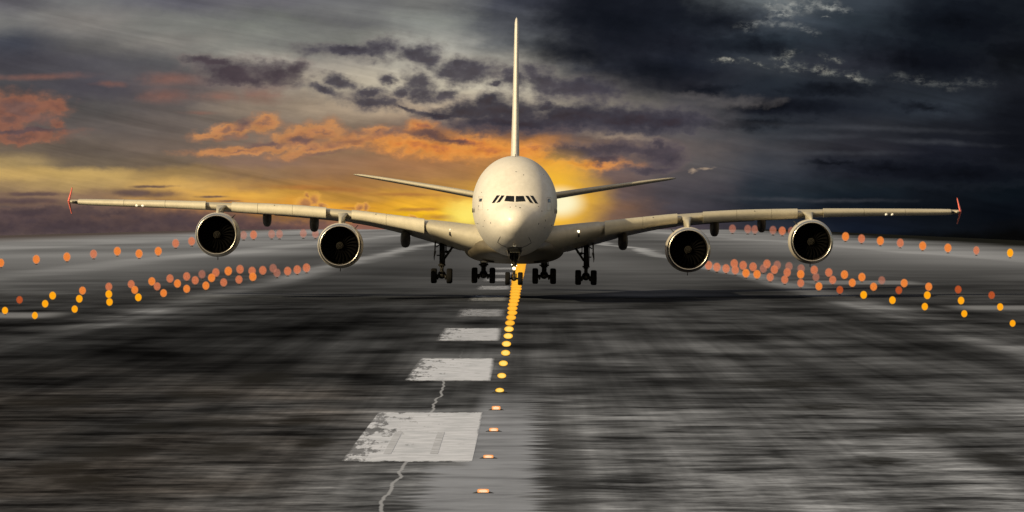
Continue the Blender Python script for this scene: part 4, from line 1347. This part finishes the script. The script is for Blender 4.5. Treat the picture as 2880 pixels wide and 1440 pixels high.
    col, _ = layer(col, big_([(1300, 310, 90, 30, -6), (1420, 315, 150, 42), (1600, 325, 170, 40), (1780, 335, 160, 36), (1880, 345, 120, 30), (1530, 300, 60, 26), (1380, 285, 60, 20), (1230, 322, 60, 14), (1450, 345, 190, 26)], 1.15),
                   0.9, 0.0, 0.36, [(0.0, rgb(90, 84, 88)), (0.2, rgb(74, 70, 79)), (0.6, rgb(60, 57, 66)), (1.0, rgb(54, 47, 54))], 0.97, 0.55, soft=0.12)
    col, _ = layer(col, [(1215, 382, 80, 17, 6), (1280, 392, 70, 10, 8)], 0.9, 0.0, 0.6, rgb(92, 70, 70), 0.9, 0.5)
    col, _ = layer(col, [(1620, 425, 110, 26, 8), (1740, 415, 90, 28), (1820, 425, 60, 24), (1880, 440, 60, 34), (1860, 408, 16, 22), (1830, 475, 80, 14), (1570, 440, 50, 16), (1700, 450, 60, 12)],
                   1.15, 0.0, 0.45, [(0.0, rgb(104, 90, 90)), (0.25, rgb(88, 78, 83)), (0.6, rgb(76, 68, 75)), (1.0, rgb(68, 62, 70))], 0.93, 0.75)
    # small cumulus tops against the golden band
    YC_ = [(0.0, rgb(236, 176, 80)), (0.3, rgb(214, 150, 76)), (0.7, rgb(180, 124, 76)), (1.0, rgb(160, 110, 74))]
    col, _ = layer(col, [(858, 575, 26, 18), (885, 562, 18, 20), (862, 552, 10, 10), (905, 580, 12, 8), (1012, 585, 12, 10), (1032, 582, 9, 10, -30), (1165, 612, 14, 8)],
                   0.8, 0.0, 0.3, YC_, 0.95, 0.9, coord=t.v('ADD', P, t.v('MULTIPLY', c2, (0.30, 0.22, 0))))
    # storm cloud on the right
    DK = [(0.0, rgb(42, 46, 55)), (0.4, rgb(24, 27, 35)), (1.0, rgb(17, 20, 27))]
    col, _ = layer(col, [(1720, 60, 300, 120, 8), (1840, 200, 250, 76, 6), (1640, 150, 230, 60, 10), (1620, 50, 150, 70), (2000, 60, 220, 60), (2140, 130, 200, 40, 6), (1980, 245, 160, 22)],
                   0.8, 0.0, 0.9, DK, 0.93, 0.3)
    col, _ = layer(col, [(2560, 170, 260, 80, 10), (2700, 60, 240, 70), (2330, 250, 190, 24), (2200, 300, 260, 34), (2150, 350, 200, 20), (2600, 300, 120, 20, 8), (2500, 470, 300, 26, 3), (2700, 490, 260, 40), (2350, 455, 140, 12)],
                   0.8, 0.0, 0.9, [(0.0, rgb(40, 44, 52)), (0.4, rgb(20, 23, 31)), (1.0, rgb(11, 13, 19))], 0.85, 0.4)
    # ragged bright breaks
    col, _ = layer(col, [(2230, 15, 120, 26), (2340, 18, 56, 16, 8), (2190, 40, 50, 22), (2330, 45, 14, 5)], 1.1, 0.0, 0.7,
                   [(0.0, rgb(62, 68, 76)), (0.5, rgb(120, 123, 122)), (1.0, rgb(158, 160, 155))], 0.9, 1.0, soft=0.4, fleck=True)
    col, _ = layer(col, [(2120, 68, 60, 11), (2200, 70, 70, 10, 8), (2260, 80, 36, 10, 24), (2090, 82, 12, 14)], 1.2, 0.3, 1.1, rgb(124, 127, 126), 0.9, 0.8, soft=0.35, fleck=True)
    col, _ = layer(col, [(2040, 172, 60, 9, 12), (2120, 182, 60, 8, 18), (2210, 180, 70, 20, 10), (2230, 150, 40, 16, -20), (2320, 200, 70, 14, 6), (2400, 215, 60, 14, 22), (2340, 165, 40, 12, 20), (2260, 195, 60, 12)],
                   1.2, 0.25, 1.0, [(0.0, rgb(62, 67, 73)), (0.5, rgb(110, 112, 108)), (1.0, rgb(156, 154, 143))], 0.95, 0.8, soft=0.35, fleck=True)
    col, _ = layer(col, [(2540, 222, 34, 12), (2610, 232, 60, 10, 8), (2700, 238, 90, 12)], 1.2, 0.3, 1.1, rgb(92, 94, 93), 0.85, 0.8, soft=0.4, fleck=True)
    col, _ = layer(col, [(2060, 285, 130, 18), (1960, 270, 100, 14)], 1.2, 0.0, 1.0, rgb(96, 92, 92), 0.6, 0.8)
    col, _ = layer(col, [(2420, 360, 300, 8, 2), (2240, 385, 200, 8), (2300, 430, 220, 7), (2620, 400, 160, 8, 3), (2180, 560, 180, 6, 2), (2360, 565, 160, 6)], 1.0, 0.0, 1.0, rgb(66, 68, 74), 0.55, 0.4, coord=Ws, soft=0.2)

    # the sun's own glow behind the aircraft
    Pw = t.v('ADD', P, t.v('MULTIPLY', c1, (0.7, 0.5, 0)))
    gl = t.v('LENGTH', t.v('MULTIPLY_ADD', Pw, (1 / 1.55, 1 / 1.35, 0), (-15.55 / 1.55, -5.62 / 1.35, 0)))
    g1 = t.ss(gl, 1.25, 0.25)
    col = t.mix(t.m('MULTIPLY', g1, 0.92), col, rgb(252, 190, 54))
    gl3 = t.v('LENGTH', t.v('MULTIPLY_ADD', P, (1 / 0.74, 1 / 0.46, 0), (-15.72 / 0.74, -5.70 / 0.46, 0)))
    col = t.mix(t.ss(gl3, 1.25, 0.30), col, rgb(255, 246, 200))
    gl2 = t.v('LENGTH', t.v('MULTIPLY_ADD', Pw, (1 / 0.85, 1 / 0.46, 0), (-13.3 / 0.85, -6.05 / 0.46, 0)))
    col = t.mix(t.m('MULTIPLY', t.ss(gl2, 1.15, 0.1), 0.9), col, rgb(255, 232, 110))

    # the rest of the sky dome, unseen: dusky overcast, warm-toned as fill light
    sky = t.node('ShaderNodeTexSky')
    sky.sky_type = 'NISHITA'
    sky.sun_disc = False
    sky.sun_elevation = SUN_EL
    sky.sun_rotation = SUN_ROT
    nis = t.v('SCALE', sky.outputs[0]); nis.node.inputs['Scale'].default_value = 0.05
    cl = t.noise(t.v('MULTIPLY', D, (2.2, 2.2, 5.0)), 1, 6, 0.6, dim='3D')
    dome = t.mix(t.ss(cl, 0.38, 0.62), (0.37, 0.315, 0.225), (0.175, 0.155, 0.125))
    dome = t.mix(t.ss(d[2], 0.06, 0.75), (0.034, 0.026, 0.017), dome)  # low band kept dark so the aircraft's underside stays in shade
    dome = t.v('ADD', dome, nis)
    # warm patch added high behind the camera to fill the aircraft's right side
    warm_fill = t.ss(t.v('DOT_PRODUCT', D, tuple(Vector((0.30, -0.72, 0.62)).normalized())), 0.55, 0.95)
    dome = t.v('ADD', dome, t.mix(warm_fill, (0, 0, 0), (0.36, 0.245, 0.115)))
    # keep the far right side of the dome under the storm cloud
    rs = t.m('MULTIPLY', t.ss(d[0], 0.1, 0.8), 0.6)
    dome = t.mix(rs, dome, (0.045, 0.05, 0.06))
    front = t.ss(d[1], 0.93, 0.985)
    bg = t.node('ShaderNodeBackground')
    t.put(bg.inputs[0], col)
    bg2 = t.node('ShaderNodeBackground')
    t.put(bg2.inputs[0], dome)
    mx = t.node('ShaderNodeMixShader')
    t.put(mx.inputs[0], front)
    t.l.new(bg2.outputs[0], mx.inputs[1]); t.l.new(bg.outputs[0], mx.inputs[2])
    t.l.new(mx.outputs[0], out.inputs[0])
    w.cycles.sampling_method = 'MANUAL'
    w.cycles.sample_map_resolution = 1024

# sun: low, from the left and a little in front of the aircraft
SUN_AZ = R(46)          # angle left of the line aircraft -> camera
SUN_EL = R(24)
to_sun = Vector((-math.sin(SUN_AZ) * math.cos(SUN_EL), -math.cos(SUN_AZ) * math.cos(SUN_EL), math.sin(SUN_EL)))
SUN_ROT = math.atan2(to_sun.x, to_sun.y)
make_world()
sd = bpy.data.lights.new('sun', 'SUN')
sd.energy = 5.0
sd.angle = R(0.5)
sd.color = (1.0, 0.81, 0.50)
so = bpy.data.objects.new('sun', sd)
so.rotation_euler = (-to_sun).to_track_quat('-Z', 'Y').to_euler()
so.location = (-60, 300, 60)
COL.objects.link(so)

# ================================================================== CAMERA
cd = bpy.data.cameras.new('camera')
cd.sensor_width = 36.0
cd.lens = 36.0 * F / 2880.0
cd.shift_y = -(720 - YH) / 2880.0
cd.clip_start = 1.0
cd.clip_end = 80000.0
co = bpy.data.objects.new('camera', cd)
co.location = (0, 0, H)
co.rotation_euler = (R(90), 0, 0)
COL.objects.link(co)
scn.camera = co

scn.view_settings.view_transform = 'Standard'
scn.view_settings.look = 'None'
scn.view_settings.exposure = 0.0
scn.view_settings.gamma = 1.0
scn.render.engine = 'CYCLES'
scn.cycles.max_bounces = 6
scn.cycles.transparent_max_bounces = 12
scn.cycles.use_denoising = True
